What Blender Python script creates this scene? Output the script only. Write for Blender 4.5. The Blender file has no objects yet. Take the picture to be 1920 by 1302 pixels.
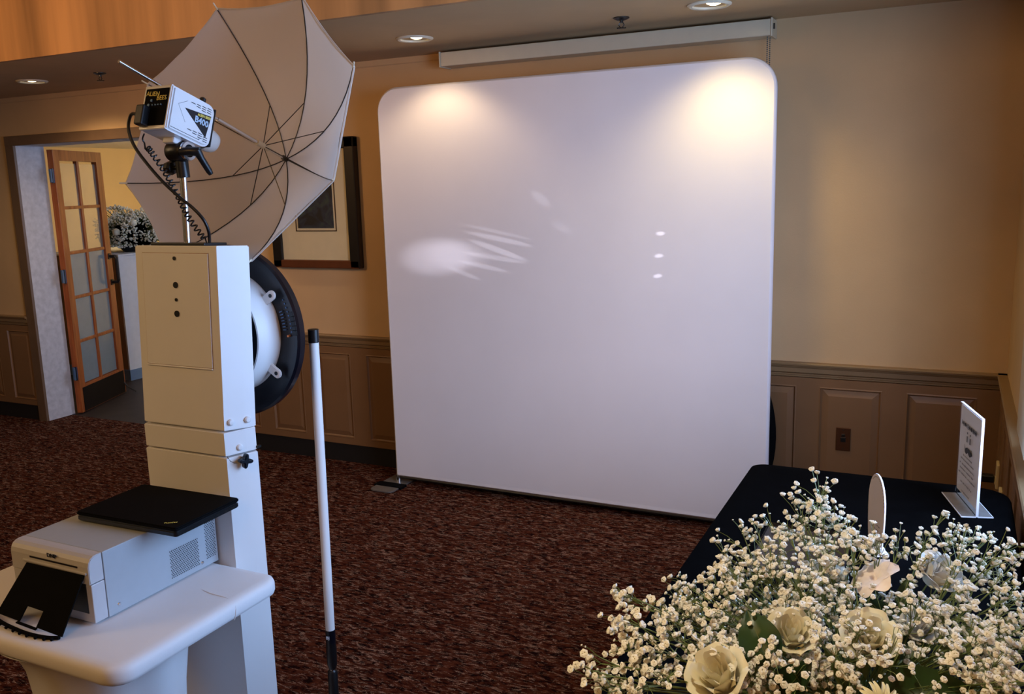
import bpy, bmesh, math, random
from mathutils import Vector, Matrix, noise
random.seed(7)
S = bpy.context.scene
COL = S.collection
PI = math.pi

# ------------------------------------------------------------ camera
cam_d = bpy.data.cameras.new('camera'); cam = bpy.data.objects.new('camera', cam_d); COL.objects.link(cam)
cam_d.sensor_width = 36.0; cam_d.lens = 1681.65*36/1920; cam_d.clip_start = .02
cam.matrix_world = (Matrix.Translation((0, 0, 1.72)) @ Matrix.Rotation(.460284, 4, 'Z')
                    @ Matrix.Rotation(PI/2 - .181357, 4, 'X') @ Matrix.Rotation(-.0287901, 4, 'Z'))
S.camera = cam

# ------------------------------------------------------------ world, lights, exposure
S.view_settings.view_transform = 'Standard'; S.view_settings.look = 'None'
S.view_settings.gamma = 1.0; S.view_settings.use_curve_mapping = False
S.view_settings.exposure = 0.0
wd = bpy.data.worlds.new('world'); S.world = wd; wd.use_nodes = True
bg = wd.node_tree.nodes['Background']
bg.inputs[0].default_value = (1.0, .66, .36, 1); bg.inputs[1].default_value = .075

def area(name, loc, target, size, sizey, power, color, spread=PI):
    d = bpy.data.lights.new(name, 'AREA'); d.shape = 'RECTANGLE'; d.size = size; d.size_y = sizey
    d.energy = power; d.color = color; d.spread = spread
    o = bpy.data.objects.new(name, d); COL.objects.link(o); o.location = loc
    o.rotation_euler = (Vector(target)-Vector(loc)).to_track_quat('-Z', 'Y').to_euler()
    return o
def spot(name, loc, target, power, color, angle, blend, radius=.04):
    d = bpy.data.lights.new(name, 'SPOT'); d.energy = power; d.color = color
    d.spot_size = math.radians(angle); d.spot_blend = blend; d.shadow_soft_size = radius
    o = bpy.data.objects.new(name, d); COL.objects.link(o); o.location = loc
    o.rotation_euler = (Vector(target)-Vector(loc)).to_track_quat('-Z', 'Y').to_euler()
    return o
WARM = (1.0, .70, .38); COOL = (.50, .66, 1.0)
# daylight through the window in the right wall: the sky outside, and the glow of the panes themselves
area('sky_daylight', (4.3, -.7, 2.9), (-1.8, 4.2, 1.1), 5.0, 3.4, 350, (1.0, .85, .93))
area('window_daylight', (.40, 2.45, 1.60), (-3, 2.45, 1.3), 1.8, 1.3, 80, (.34, .57, 1.0))
spot('warm_beam', (-.45, .35, 2.9), (-.12, 1.15, 1.1), 62, (1.0, .86, .58), 34, .6, .05)  # added warm spot without a fixture, brightens the flowers
# the hall's own warm ceiling lamps, plus two added unseen fills
spot('warm_beam', (-.93, 3.915, 2.405), (-.975, 3.93, 0), 34, (1.0, .76, .34), 124, .8, .07)
spot('warm_beam', (-2.433, 3.93, 2.405), (-2.433, 3.95, 0), 12, (1.0, .72, .42), 124, .55, .03)
spot('warm_beam', (-5.236, 3.914, 2.405), (-5.236, 4.0, 0), 30, WARM, 150, .7, .03)
spot('cove_lamp', (-4.4, 1.4, 2.3), (-4.0, 3.3, 3.0), 62, (1.0, .50, .18), 110, .9, .15)
area('rear_fill', (-1.0, -1.2, 2.9), (-1.6, 1.8, .8), 1.2, 1.2, 16, (1.0, .53, .15))  # added unseen source, warms the faces turned to the camera
area('left_fill', (-4.6, -.4, 2.9), (-.3, 3.4, 1.1), 1.0, 1.0, 30, (1.0, .68, .36))  # added unseen fill from the left for sign card and right wall
area('lobby_lamp', (-6.6, 7.0, 2.2), (-6.8, 8.2, 1.3), .8, .8, 62, (1.0, .72, .34))
area('lobby_daylight', (-4.4, 6.2, 1.7), (-6.9, 6.0, .9), 1.2, 1.4, 20, (.55, .70, 1.0))
SPOT0 = Vector((2.3, .47, 1.7))
def beam(c, ln, wd_, roll, power, blend=.6):
    """added narrow elliptical spot, shaped to draw one sliver of sunlight"""
    c = Vector(c); d = bpy.data.lights.new('glint_spot', 'SPOT'); d.energy = power; d.color = (.88, .86, 1.0)
    dist = (c-SPOT0).length; d.spot_size = 2*math.atan(ln/2/dist); d.spot_blend = blend; d.shadow_soft_size = .002
    o = bpy.data.objects.new('glint_spot', d); COL.objects.link(o); o.location = SPOT0
    q = (c-SPOT0).to_track_quat('-Z', 'Y')
    o.rotation_mode = 'QUATERNION'; o.rotation_quaternion = q @ Matrix.Rotation(math.radians(roll), 4, 'Z').to_quaternion()
    o.scale = (1, wd_/ln, 1); return o
STREAKS = [((-2.316, 4.205, 1.511), (-1.99, 4.205, 1.427), .022, .35), ((-2.302, 4.205, 1.472), (-1.976, 4.205, 1.389), .030, .6), ((-2.287, 4.205, 1.43), (-2.009, 4.205, 1.314), .034, .7),
 ((-2.322, 4.205, 1.365), (-2.025, 4.205, 1.303), .030, .55), ((-2.357, 4.205, 1.318), (-2.119, 4.205, 1.254), .028, .55), ((-2.441, 4.205, 1.283), (-2.28, 4.205, 1.211), .026, .5),
 ((-1.938, 4.205, 1.67), (-1.86, 4.205, 1.599), .05, .3), ((-1.824, 4.205, 1.514), (-1.749, 4.205, 1.468), .04, .2)]
DOTS = [((-1.273, 4.205, 1.459), .030), ((-1.28, 4.205, 1.352), .022), ((-1.286, 4.205, 1.254), .026)]
GP = 640
beam((-2.52, 4.205, 1.335), .34, .25, 0, GP, .9)
beam((-2.40, 4.205, 1.345), .30, .19, -10, GP*.5, .9)
for p_, q_, w_, e_ in STREAKS:
    p_, q_ = Vector(p_), Vector(q_); c_ = (p_+q_)/2; dx = (q_.x-p_.x)*.72; beam(c_, math.hypot(dx, q_.z-p_.z)*1.25, w_, math.degrees(math.atan2(q_.z-p_.z, dx)), GP*e_, .7)
SPOT0 = Vector((.2, 3.2, 1.5))  # added source just inside the window, draws the small bright dots
for c_, w_ in DOTS: beam(c_, w_, w_*.8, 0, GP*.22, .9)

# ------------------------------------------------------------ materials
def mat(name, col, rough=.6, metal=0, spec=.5, var=0, vscale=20, bump=0, bscale=200, trans=0, sheen=0, emit=None, estr=0, coat=0, stretch=None, sss=0, alpha=1):
    m = bpy.data.materials.new(name); m.use_nodes = True; N = m.node_tree.nodes; L = m.node_tree.links
    b = N['Principled BSDF']
    b.inputs['Base Color'].default_value = (*col, 1); b.inputs['Roughness'].default_value = rough
    b.inputs['Metallic'].default_value = metal; b.inputs['Specular IOR Level'].default_value = spec
    b.inputs['Transmission Weight'].default_value = trans; b.inputs['Sheen Weight'].default_value = sheen
    b.inputs['Coat Weight'].default_value = coat; b.inputs['Alpha'].default_value = alpha
    if emit: b.inputs['Emission Color'].default_value = (*emit, 1); b.inputs['Emission Strength'].default_value = estr
    tc = N.new('ShaderNodeTexCoord'); mp = N.new('ShaderNodeMapping'); L.new(tc.outputs['Object'], mp.inputs[0])
    if stretch: mp.inputs['Scale'].default_value = stretch
    nz = N.new('ShaderNodeTexNoise'); nz.inputs['Scale'].default_value = vscale; nz.inputs['Detail'].default_value = 4
    L.new(mp.outputs[0], nz.inputs['Vector'])
    v = max(var, .02)
    mr = N.new('ShaderNodeMapRange'); mr.inputs[1].default_value = .3; mr.inputs[2].default_value = .7
    mr.inputs[3].default_value = 1-v; mr.inputs[4].default_value = 1+v; L.new(nz.outputs[0], mr.inputs[0])
    mx = N.new('ShaderNodeMix'); mx.data_type = 'RGBA'; mx.blend_type = 'MULTIPLY'; mx.inputs[0].default_value = 1
    mx.inputs[6].default_value = (*col, 1); L.new(mr.outputs[0], mx.inputs[7]); L.new(mx.outputs[2], b.inputs['Base Color'])
    if bump:
        n2 = N.new('ShaderNodeTexNoise'); n2.inputs['Scale'].default_value = bscale; n2.inputs['Detail'].default_value = 3
        L.new(mp.outputs[0], n2.inputs['Vector'])
        bp = N.new('ShaderNodeBump'); bp.inputs['Strength'].default_value = bump; bp.inputs['Distance'].default_value = .002
        L.new(n2.outputs[0], bp.inputs['Height']); L.new(bp.outputs[0], b.inputs['Normal'])
    return m
def carpet_mat():
    m = bpy.data.materials.new('carpet'); m.use_nodes = True; N = m.node_tree.nodes; L = m.node_tree.links
    b = N['Principled BSDF']; b.inputs['Roughness'].default_value = 1; b.inputs['Specular IOR Level'].default_value = .05
    tc = N.new('ShaderNodeTexCoord')
    def nz(scale, st, det=3, rough=.6, dist=0):
        mp = N.new('ShaderNodeMapping'); mp.inputs['Scale'].default_value = st; L.new(tc.outputs['Object'], mp.inputs[0])
        n = N.new('ShaderNodeTexNoise'); n.inputs['Scale'].default_value = scale; n.inputs['Detail'].default_value = det
        n.inputs['Roughness'].default_value = rough; n.inputs['Distortion'].default_value = dist
        L.new(mp.outputs[0], n.inputs['Vector']); return n.outputs[0]
    def ramp(src, stops):
        r = N.new('ShaderNodeValToRGB'); L.new(src, r.inputs[0]); e = r.color_ramp.elements
        e[0].position, e[0].color = stops[0][0], (*stops[0][1], 1); e[1].position, e[1].color = stops[-1][0], (*stops[-1][1], 1)
        for p, c in stops[1:-1]:
            x = e.new(p); x.color = (*c, 1)
        return r.outputs[0]
    base = ramp(nz(24, (1, 2.4, 1), 3, .6, .6), [(.40, (.012, .0015, .001)), (.50, (.070, .014, .006)), (.62, (.125, .032, .014))])
    fleck = ramp(nz(17, (1, 3.4, 1), 5, .72, 1.6), [(.53, (0, 0, 0)), (.60, (1, 1, 1))])
    grain = ramp(nz(260, (1, 1.6, 1), 2, .6), [(.42, (0, 0, 0)), (.55, (1, 1, 1))])
    mul = N.new('ShaderNodeMath'); mul.operation = 'MULTIPLY'; L.new(fleck, mul.inputs[0]); L.new(grain, mul.inputs[1])
    mx = N.new('ShaderNodeMix'); mx.data_type = 'RGBA'; L.new(mul.outputs[0], mx.inputs[0]); L.new(base, mx.inputs[6])
    mx.inputs[7].default_value = (.52, .31, .21, 1); L.new(mx.outputs[2], b.inputs['Base Color'])
    bp = N.new('ShaderNodeBump'); bp.inputs['Strength'].default_value = .8; bp.inputs['Distance'].default_value = .006
    L.new(grain, bp.inputs['Height']); L.new(bp.outputs[0], b.inputs['Normal'])
    return m
def wood_mat(name, c1, c2, rough=.4, st=(1, 1, .08), sc=40):
    m = mat(name, c1, rough=rough); N = m.node_tree.nodes; L = m.node_tree.links; b = N['Principled BSDF']
    tc = N.new('ShaderNodeTexCoord'); mp = N.new('ShaderNodeMapping'); mp.inputs['Scale'].default_value = st
    L.new(tc.outputs['Object'], mp.inputs[0]); n = N.new('ShaderNodeTexNoise'); n.inputs['Scale'].default_value = sc
    n.inputs['Detail'].default_value = 5; n.inputs['Distortion'].default_value = .6; L.new(mp.outputs[0], n.inputs['Vector'])
    r = N.new('ShaderNodeValToRGB'); r.color_ramp.elements[0].position = .35; r.color_ramp.elements[1].position = .68
    r.color_ramp.elements[0].color = (*c1, 1); r.color_ramp.elements[1].color = (*c2, 1)
    L.new(n.outputs[0], r.inputs[0]); L.new(r.outputs[0], b.inputs['Base Color']); return m
M = dict(
 wall=mat('painted_wall', (.62, .41, .21), .75, var=.05, vscale=3, bump=.25, bscale=160),
 wains=mat('painted_wainscot', (.22, .112, .048), .42, var=.05, vscale=5, bump=.1, bscale=120),
 trim=mat('painted_trim', (.26, .16, .075), .38, var=.04, vscale=6),
 casing=mat('casing_paint', (.16, .095, .055), .45, var=.08, vscale=9),
 jamb=mat('jamb_plaster', (.55, .53, .55), .8, var=.12, vscale=25, bump=.5, bscale=90),
 ceil=mat('ceiling_paint', (.54, .36, .18), .85, var=.04, vscale=4, bump=.2, bscale=150),
 fascia=mat('fascia_wallcovering', (.46, .25, .10), .8, var=.38, vscale=6, stretch=(1, 1, .08)),
 base=mat('dark_base', (.005, .0035, .004), .7, var=.3, vscale=60),
 carpet=carpet_mat(),
 tile=mat('lobby_tile', (.022, .015, .013), .55, var=.35, vscale=7),
 lobby=mat('lobby_wall', (.85, .66, .36), .8, var=.03, vscale=4),
 lwhite=mat('lobby_white', (.80, .80, .82), .7, var=.03),
 lbrown=mat('lobby_brown', (.30, .16, .07), .7, var=.05),
 lblue=mat('lobby_base', (.18, .27, .40), .6, var=.05),
 fabric=mat('stretch_fabric', (.80, .77, .80), .42, spec=.35, var=.015, vscale=3, bump=.05, bscale=900),
 plastic=mat('white_plastic', (.80, .80, .80), .42, var=.015, vscale=8),
 cover=mat('white_spandex', (.82, .80, .80), .6, var=.02, vscale=8, sheen=.2, bump=.08, bscale=500),
 strobe=mat('strobe_shell', (.82, .83, .85), .25, var=.02, coat=.3),
 black=mat('black_plastic', (.007, .007, .008), .35, var=.2),
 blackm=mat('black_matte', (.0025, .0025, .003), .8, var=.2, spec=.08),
 navy=mat('black_gloss', (.003, .004, .009), .28, var=.2),
 cloth=mat('black_cloth', (.0012, .0012, .0015), .95, var=.3, spec=.02, bump=.2, bscale=700),
 steel=mat('bright_steel', (.72, .72, .74), .22, metal=1, var=.05),
 dsteel=mat('dark_steel', (.07, .065, .06), .35, metal=.9, var=.1),
 brushed=mat('grey_plate', (.30, .28, .26), .45, metal=.7, var=.1, vscale=40),
 printer=mat('printer_casing', (.42, .45, .48), .45, var=.02, vscale=30),
 pfront=mat('printer_front', (.55, .54, .55), .35, var=.02, vscale=30),
 hous=mat('screen_housing', (.62, .55, .40), .25, var=.02),
 cream=mat('cream_trim', (.75, .68, .52), .35, var=.02),
 wood=wood_mat('door_wood', (.26, .058, .012), (.43, .12, .030), .35),
 wood2=wood_mat('turned_wood', (.28, .11, .03), (.48, .23, .08), .4),
 glass=mat('door_glass', (.36, .44, .46), .16, trans=.45, var=.04, spec=.8),
 glassc=mat('clear_pane', (.80, .78, .66), .03, trans=.85, var=.03, spec=.8),
 kick=mat('kick_plate', (.003, .002, .002), .6, spec=.2, var=.2),
 hinge=mat('hinge_steel', (.10, .19, .36), .35, metal=.5, var=.1),
 frame=mat('picture_black', (.008, .006, .006), .3, var=.2),
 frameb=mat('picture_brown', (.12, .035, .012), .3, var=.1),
 mount=mat('picture_mount', (.92, .76, .48), .8, var=.03),
 plate=mat('brown_plate', (.085, .030, .012), .3, metal=.3, var=.1),
 ivory=mat('ivory_plate', (.70, .55, .30), .4, var=.03),
 card=mat('white_card', (.88, .86, .90), .5, var=.01),
 acryl=mat('clear_acrylic', (.90, .92, .92), .04, trans=.95, var=.01),
 ink=mat('black_ink', (.01, .01, .012), .6, var=.1),
 inkg=mat('grey_ink', (.16, .15, .16), .6, var=.1),
 yellow=mat('yellow_ink', (.75, .60, .12), .5, var=.1),
 blueink=mat('pale_blue_ink', (.45, .60, .78), .5, var=.1),
 red=mat('orange_dot', (.85, .32, .10), .4, var=.05),
 hole=mat('vent_dark', (.03, .03, .035), .8, var=.1),
 lamp=mat('lamp_glow', (1, .9, .6), .5, emit=(1.0, .80, .42), estr=9),
 reflector=mat('lamp_reflector', (.75, .66, .48), .12, metal=.85, var=.02),
 bulb=mat('flash_dome', (.85, .85, .82), .3, trans=.3, var=.02),
 stem=mat('stem_green', (.16, .21, .06), .6, var=.25, vscale=60),
 leaf=mat('dark_leaf', (.018, .052, .012), .35, var=.35, vscale=30),
 leafb=mat('leaf_vein', (.10, .13, .035), .45, var=.2),
 floret=mat('floret_white', (.94, .91, .82), .7, var=.12, vscale=50),
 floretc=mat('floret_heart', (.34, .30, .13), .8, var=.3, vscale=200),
 rosec=mat('rose_cream', (.92, .87, .68), .55, var=.06, vscale=30),
 rosew=mat('rose_white', (.84, .84, .82), .55, var=.04, vscale=30),
 rosey=mat('mum_yellow', (.90, .87, .62), .6, var=.12, vscale=40),
 lily=mat('lily_pink', (.92, .82, .80), .5, var=.22, vscale=35),
 flblur=mat('far_floret', (.90, .90, .80), .8, var=.25, vscale=90),
 drape=mat('cream_drape', (.62, .52, .36), .7, var=.03),
)
# translucent umbrella cloth and petals
def translucent(name, col, w=.5):
    m = bpy.data.materials.new(name); m.use_nodes = True; N = m.node_tree.nodes; L = m.node_tree.links
    out = N['Material Output']; N.remove(N['Principled BSDF'])
    tc = N.new('ShaderNodeTexCoord'); nz = N.new('ShaderNodeTexNoise'); nz.inputs['Scale'].default_value = 5; L.new(tc.outputs['Object'], nz.inputs['Vector'])
    mr = N.new('ShaderNodeMapRange'); mr.inputs[3].default_value = .93; mr.inputs[4].default_value = 1.04; L.new(nz.outputs[0], mr.inputs[0])
    mx = N.new('ShaderNodeMix'); mx.data_type = 'RGBA'; mx.blend_type = 'MULTIPLY'; mx.inputs[0].default_value = 1
    mx.inputs[6].default_value = (*col, 1); L.new(mr.outputs[0], mx.inputs[7])
    d = N.new('ShaderNodeBsdfDiffuse'); t = N.new('ShaderNodeBsdfTranslucent'); s = N.new('ShaderNodeMixShader'); s.inputs[0].default_value = w
    L.new(mx.outputs[2], d.inputs[0]); L.new(mx.outputs[2], t.inputs[0]); L.new(d.outputs[0], s.inputs[1]); L.new(t.outputs[0], s.inputs[2])
    L.new(s.outputs[0], out.inputs[0]); return m
def clear(name, gl=.09):
    m = bpy.data.materials.new(name); m.use_nodes = True; N = m.node_tree.nodes; L = m.node_tree.links
    out = N['Material Output']; N.remove(N['Principled BSDF']); t = N.new('ShaderNodeBsdfTransparent'); g = N.new('ShaderNodeBsdfGlossy'); g.inputs['Roughness'].default_value = .03
    s = N.new('ShaderNodeMixShader'); s.inputs[0].default_value = .05; t.inputs[0].default_value = (.95, .96, .96, 1)
    L.new(t.outputs[0], s.inputs[1]); L.new(g.outputs[0], s.inputs[2]); L.new(s.outputs[0], out.inputs[0]); return m
M['acryl'] = clear('clear_acrylic')
M['umb'] = translucent('umbrella_cloth', (.80, .72, .64), .40)

# ------------------------------------------------------------ mesh helpers
def link(name, me, m, parent=None, smooth=False, kind=None, label=None):
    o = bpy.data.objects.new(name, me); COL.objects.link(o)
    if m is not None:
        for x in (m if isinstance(m, (list, tuple)) else [m]): me.materials.append(x)
    if smooth:
        for p in me.polygons: p.use_smooth = True
    if parent is not None:
        o.parent = parent
    if kind: o['kind'] = kind
    if label: o['label'] = label
    return o
def obj(name, bm, m, parent=None, smooth=False, kind=None, label=None, mx=None):
    """bm is in the parent's coordinates; for an Empty/mesh parent at loc the world shift is taken out"""
    if mx is not None: bm.transform(mx)
    if parent is not None:
        w = Vector((0, 0, 0)); q = parent
        while q: w += q.location; q = q.parent
        if w.length > 0: bm.transform(Matrix.Translation(-w))
    me = bpy.data.meshes.new(name); bm.normal_update(); bm.to_mesh(me); bm.free()
    o = link(name, me, m, parent, smooth, kind, label)
    if smooth:
        try:
            me.set_sharp_from_angle(angle=math.radians(40))
        except Exception: pass
    return o
def thing(name, label, cat, loc, group=None):
    o = bpy.data.objects.new(name, None); COL.objects.link(o); o.location = loc; o.empty_display_size = .05
    o['label'] = label; o['category'] = cat
    if group: o['group'] = group
    return o
def tag(o, label, cat, group=None):
    o['label'] = label; o['category'] = cat
    if group: o['group'] = group
    return o
def struct(name, bm, m, parent=None, **k): return obj(name, bm, m, parent, kind='structure' if parent is None else None, **k)
def B(): return bmesh.new()
def merge(bm, tmp, mx=None):
    if mx is not None: tmp.transform(mx)
    me = bpy.data.meshes.new('t'); tmp.to_mesh(me); tmp.free(); bm.from_mesh(me); bpy.data.meshes.remove(me)
def box(bm, x0, x1, y0, y1, z0, z1, bev=0, seg=2, mx=None):
    t = bmesh.new(); bmesh.ops.create_cube(t, size=1)
    t.transform(Matrix.Translation(((x0+x1)/2, (y0+y1)/2, (z0+z1)/2)) @ Matrix.Diagonal((abs(x1-x0), abs(y1-y0), abs(z1-z0), 1)))
    if bev: bmesh.ops.bevel(t, geom=t.edges[:], offset=bev, segments=seg, affect='EDGES', profile=.5)
    merge(bm, t, mx); return bm
def bx(*a, **k): return box(B(), *a, **k)
def frame_axes(d):
    d = Vector(d).normalized(); a = Vector((0, 0, 1)) if abs(d.z) < .9 else Vector((1, 0, 0))
    u = d.cross(a).normalized(); return d, u, d.cross(u).normalized()
def tube(bm, pts, r, n=8, cap=True):
    pts = [Vector(p) for p in pts]; rs = r if isinstance(r, (list, tuple)) else [r]*len(pts); rings = []
    d, u, v = frame_axes(pts[1]-pts[0])
    for i, p in enumerate(pts):
        dd = (pts[min(i+1, len(pts)-1)]-pts[max(i-1, 0)])
        dd = dd.normalized() if dd.length > 1e-9 else d
        u = (u - dd*u.dot(dd)); u = u.normalized() if u.length > 1e-6 else frame_axes(dd)[1]; v = dd.cross(u)
        rings.append([bm.verts.new(p + (u*math.cos(2*PI*k/n)+v*math.sin(2*PI*k/n))*rs[i]) for k in range(n)])
    for a, b in zip(rings, rings[1:]):
        for k in range(n): bm.faces.new((a[k], a[(k+1) % n], b[(k+1) % n], b[k]))
    if cap and n > 2: bm.faces.new(rings[0][::-1]); bm.faces.new(rings[-1])
    return bm
def tb(*a, **k): return tube(B(), *a, **k)
def lathe(bm, prof, n=32, mx=None, closed=False):
    """profile (r, h) turned about +Z"""
    t = bmesh.new(); rings = []
    for r, h in prof:
        if r < 1e-6: rings.append([t.verts.new((0, 0, h))])
        else: rings.append([t.verts.new((r*math.cos(2*PI*k/n), r*math.sin(2*PI*k/n), h)) for k in range(n)])
    pr = list(zip(rings, rings[1:]))
    if closed: pr.append((rings[-1], rings[0]))
    for a, b in pr:
        for k in range(n):
            k2 = (k+1) % n
            if len(a) == 1 and len(b) == 1: continue
            if len(a) == 1: t.faces.new((a[0], b[k2], b[k]))
            elif len(b) == 1: t.faces.new((a[k], a[k2], b[0]))
            else: t.faces.new((a[k], a[k2], b[k2], b[k]))
    bmesh.ops.recalc_face_normals(t, faces=t.faces[:])
    merge(bm, t, mx); return bm
def lt(prof, n=32, mx=None, closed=False): return lathe(B(), prof, n, mx, closed)
def prism(bm, poly, z0, z1, bev=0, seg=2, mx=None):
    t = bmesh.new(); vs = [t.verts.new((x, y, z0)) for x, y in poly]; f = t.faces.new(vs)
    e = bmesh.ops.extrude_face_region(t, geom=[f]); up = [g for g in e['geom'] if isinstance(g, bmesh.types.BMVert)]
    bmesh.ops.translate(t, verts=up, vec=(0, 0, z1-z0)); bmesh.ops.recalc_face_normals(t, faces=t.faces[:])
    if bev:
        ed = [x for x in t.edges if abs(x.verts[0].co.z-x.verts[1].co.z) < 1e-6]
        bmesh.ops.bevel(t, geom=ed, offset=bev, segments=seg, affect='EDGES')
    merge(bm, t, mx); return bm
def rrect(x0, x1, y0, y1, r, n=6):
    rr = r if isinstance(r, (list, tuple)) else (r,)*4; o = []   # corners: ++, -+, --, +-
    for (cx, cy, sx, sy, a0, q) in ((x1, y1, -1, -1, 0, rr[0]), (x0, y1, 1, -1, 90, rr[1]), (x0, y0, 1, 1, 180, rr[2]), (x1, y0, -1, 1, 270, rr[3])):
        for k in range(n+1):
            a = math.radians(a0+90*k/n); o.append((cx+sx*q+q*math.cos(a), cy+sy*q+q*math.sin(a)))
    return o
def upY(x, y, z):      # local XY plane -> world XZ plane facing -Y (text, lathes facing -Y use +Z -> -Y)
    return Matrix.Translation((x, y, z)) @ Matrix.Rotation(PI/2, 4, 'X')
def text(name, s, size, mx, m, parent, ext=.0006, label=None, shear=0, bold=0):
    c = bpy.data.curves.new('t', 'FONT'); c.body = s; c.size = size; c.extrude = ext; c.align_x = 'CENTER'; c.align_y = 'CENTER'; c.shear = shear; c.offset = bold; c.resolution_u = 2
    o = bpy.data.objects.new('t', c); COL.objects.link(o); bpy.context.view_layer.update()
    me = bpy.data.meshes.new_from_object(o.evaluated_get(bpy.context.evaluated_depsgraph_get()))
    bpy.data.objects.remove(o); bm = B(); bm.from_mesh(me); bpy.data.meshes.remove(me)
    return obj(name, bm, m, parent, mx=mx, label=label)

# ================================================================= THE SETTING
WY = 4.467; XR = .242; ZC = 2.43
def sweep_x(bm, prof, x0, x1, y):           # prof: (out, z) closed outline, runs along X on a wall facing -Y
    a = [bm.verts.new((x0, y-o, z)) for o, z in prof]; b = [bm.verts.new((x1, y-o, z)) for o, z in prof]; n = len(prof)
    for i in range(n): bm.faces.new((a[i], a[(i+1) % n], b[(i+1) % n], b[i]))
    bm.faces.new(a[::-1]); bm.faces.new(b); bmesh.ops.recalc_face_normals(bm, faces=bm.faces[:]); return bm
RAIL = [(0, .820), (.036, .820), (.040, .814), (.038, .806), (.030, .803), (.027, .796), (.022, .792), (.022, .770), (.012, .766), (.006, .762), (.006, .756), (.014, .754), (.014, .748), (.0, .744)]
struct('floor', bx(-9, 2.2, -3, 4.66, -.05, 0), M['carpet'])
struct('floor', bx(-9.5, -2.5, 4.66, 9, -.05, -.002), M['tile'])
w = B()
for a in ((-9, -6.26, 0, 3), (-4.60, XR+.2, 0, 3), (-6.26, -4.60, 2.11, 3)): box(w, a[0], a[1], WY, 4.66, a[2], a[3])
wall_back = struct('wall_back', w, M['wall'])
w = B()
box(w, XR, XR+.12, 3.45, WY, 0, 3); box(w, XR, XR+.12, -3, 3.45, 0, .88); box(w, XR, XR+.12, -3, 3.45, 2.3, 3); box(w, XR, XR+.12, -3, 1.45, .88, 2.3)
wall_right = struct('wall_right', w, M['wall'])
struct('ceiling', bx(-9, XR, 3.299, WY, ZC, ZC+.08), M['ceil'])
struct('ceiling', bx(-9, XR, -.5, 3.272, 3.25, 3.3), M['ceil'])
struct('wall_bulkhead', bx(-9, XR, 3.272, 3.30, ZC-.001, 3.25), M['fascia'])
struct('trim_cornice', sweep_x(B(), [(0, ZC), (.012, ZC), (.012, 2.400), (.008, 2.396), (0, 2.396)], -9, -2.54, WY), M['wall'])
# wainscot: stiles and rails, recessed raised panels, one piece each
def wains(x0, x1, panels, name):
    f = B(); Y0 = WY-.020
    box(f, x0, x1, Y0, WY, .118, .158); box(f, x0, x1, Y0, WY, .705, .745)
    xs = [x0]+[v for p in panels for v in p]+[x1]
    for a, b in zip(xs[0::2], xs[1::2]):
        if b-a > .002: box(f, a, b, Y0, WY, .158, .705)
    return struct(name, f, M['wains'])
def rpanel_mesh(wd_, h_):
    bm = B()
    def ring(i, y): return [bm.verts.new((x, y, z)) for x, z in ((i, i), (wd_-i, i), (wd_-i, h_-i), (i, h_-i))]
    R_ = [ring(0, -.020), ring(.006, -.022), ring(.010, -.013), ring(.014, -.009), ring(.040, -.0165), ring(.043, -.0175)]
    for a, b in zip(R_, R_[1:]):
        for k in range(4): bm.faces.new((a[k], a[(k+1) % 4], b[(k+1) % 4], b[k]))
    bm.faces.new(R_[-1]); bmesh.ops.recalc_face_normals(bm, faces=bm.faces[:])
    for f in bm.faces:
        if f.normal.y > .5: f.normal_flip()
    me = bpy.data.meshes.new('wainscot_panel'); bm.to_mesh(me); bm.free(); return me
def rpanels(parent, lst, right=False):
    cache = {}
    for x0, x1 in lst:
        k = round(x1-x0, 3)
        if k not in cache:
            cache[k] = rpanel_mesh(k, .547); cache[k].materials.append(M['wains'])
        o = bpy.data.objects.new('wainscot_panel', cache[k]); COL.objects.link(o); o.parent = parent
        if right: o.location = (XR, x1, .158); o.rotation_euler = (0, 0, -PI/2)
        else: o.location = (x0, WY, .158)
L1 = [(-8.12+.38*i, -7.857+.38*i) for i in range(5)]
L1 = [(a, b) for a, b in L1 if b < -6.33][:4]; L1 = L1[:-1] + [(-6.973, -6.710), (-6.593, -6.331)] if L1[-1][1] > -6.9 else L1+[(-6.973, -6.710), (-6.593, -6.331)]
L2 = [(-4.348+.379*i, -4.085+.379*i) for i in range(9)]; L3 = [(-.938, -.657), (-.551, -.268), (-.164, .131)]
rpanels(wains(-8.2, -6.331, L1, 'trim_wainscot_left'), L1)
rpanels(wains(-4.52, XR, L2+L3, 'trim_wainscot'), L2+L3)
f = B()
L4 = [(4.467-.10-.387*i-.28, 4.467-.10-.387*i) for i in range(9)]
X0 = XR-.020
box(f, X0, XR, .9, WY, .118, .158); box(f, X0, XR, .9, WY, .705, .745)
ys = [.9]+[v for p in L4[::-1] for v in p]+[WY-.02]
for a, b in zip(ys[0::2], ys[1::2]): box(f, X0, XR, a, b, .158, .705)
rpanels(struct('trim_wainscot_right', f, M['wains']), L4, True)
struct('trim_rail_left', sweep_x(B(), RAIL, -9, -6.331, WY), M['trim'])
struct('trim_rail', sweep_x(B(), RAIL, -4.52, XR, WY), M['trim'])
r = sweep_x(B(), RAIL, .3, WY, 0); r.transform(Matrix.Translation((XR, 0, 0)) @ Matrix.Rotation(-PI/2, 4, 'Z') @ Matrix.Diagonal((-1, 1, 1, 1)))
bmesh.ops.recalc_face_normals(r, faces=r.faces[:]); struct('trim_rail_right', r, M['trim'])
struct('baseboard_back', bx(-4.52, XR, WY-.012, WY, 0, .118), M['base'])
struct('baseboard_left', bx(-9, -6.331, WY-.012, WY, 0, .118), M['base'])
struct('baseboard_right', bx(XR-.012, XR, .3, WY-.02, 0, .118), M['base'])
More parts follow.
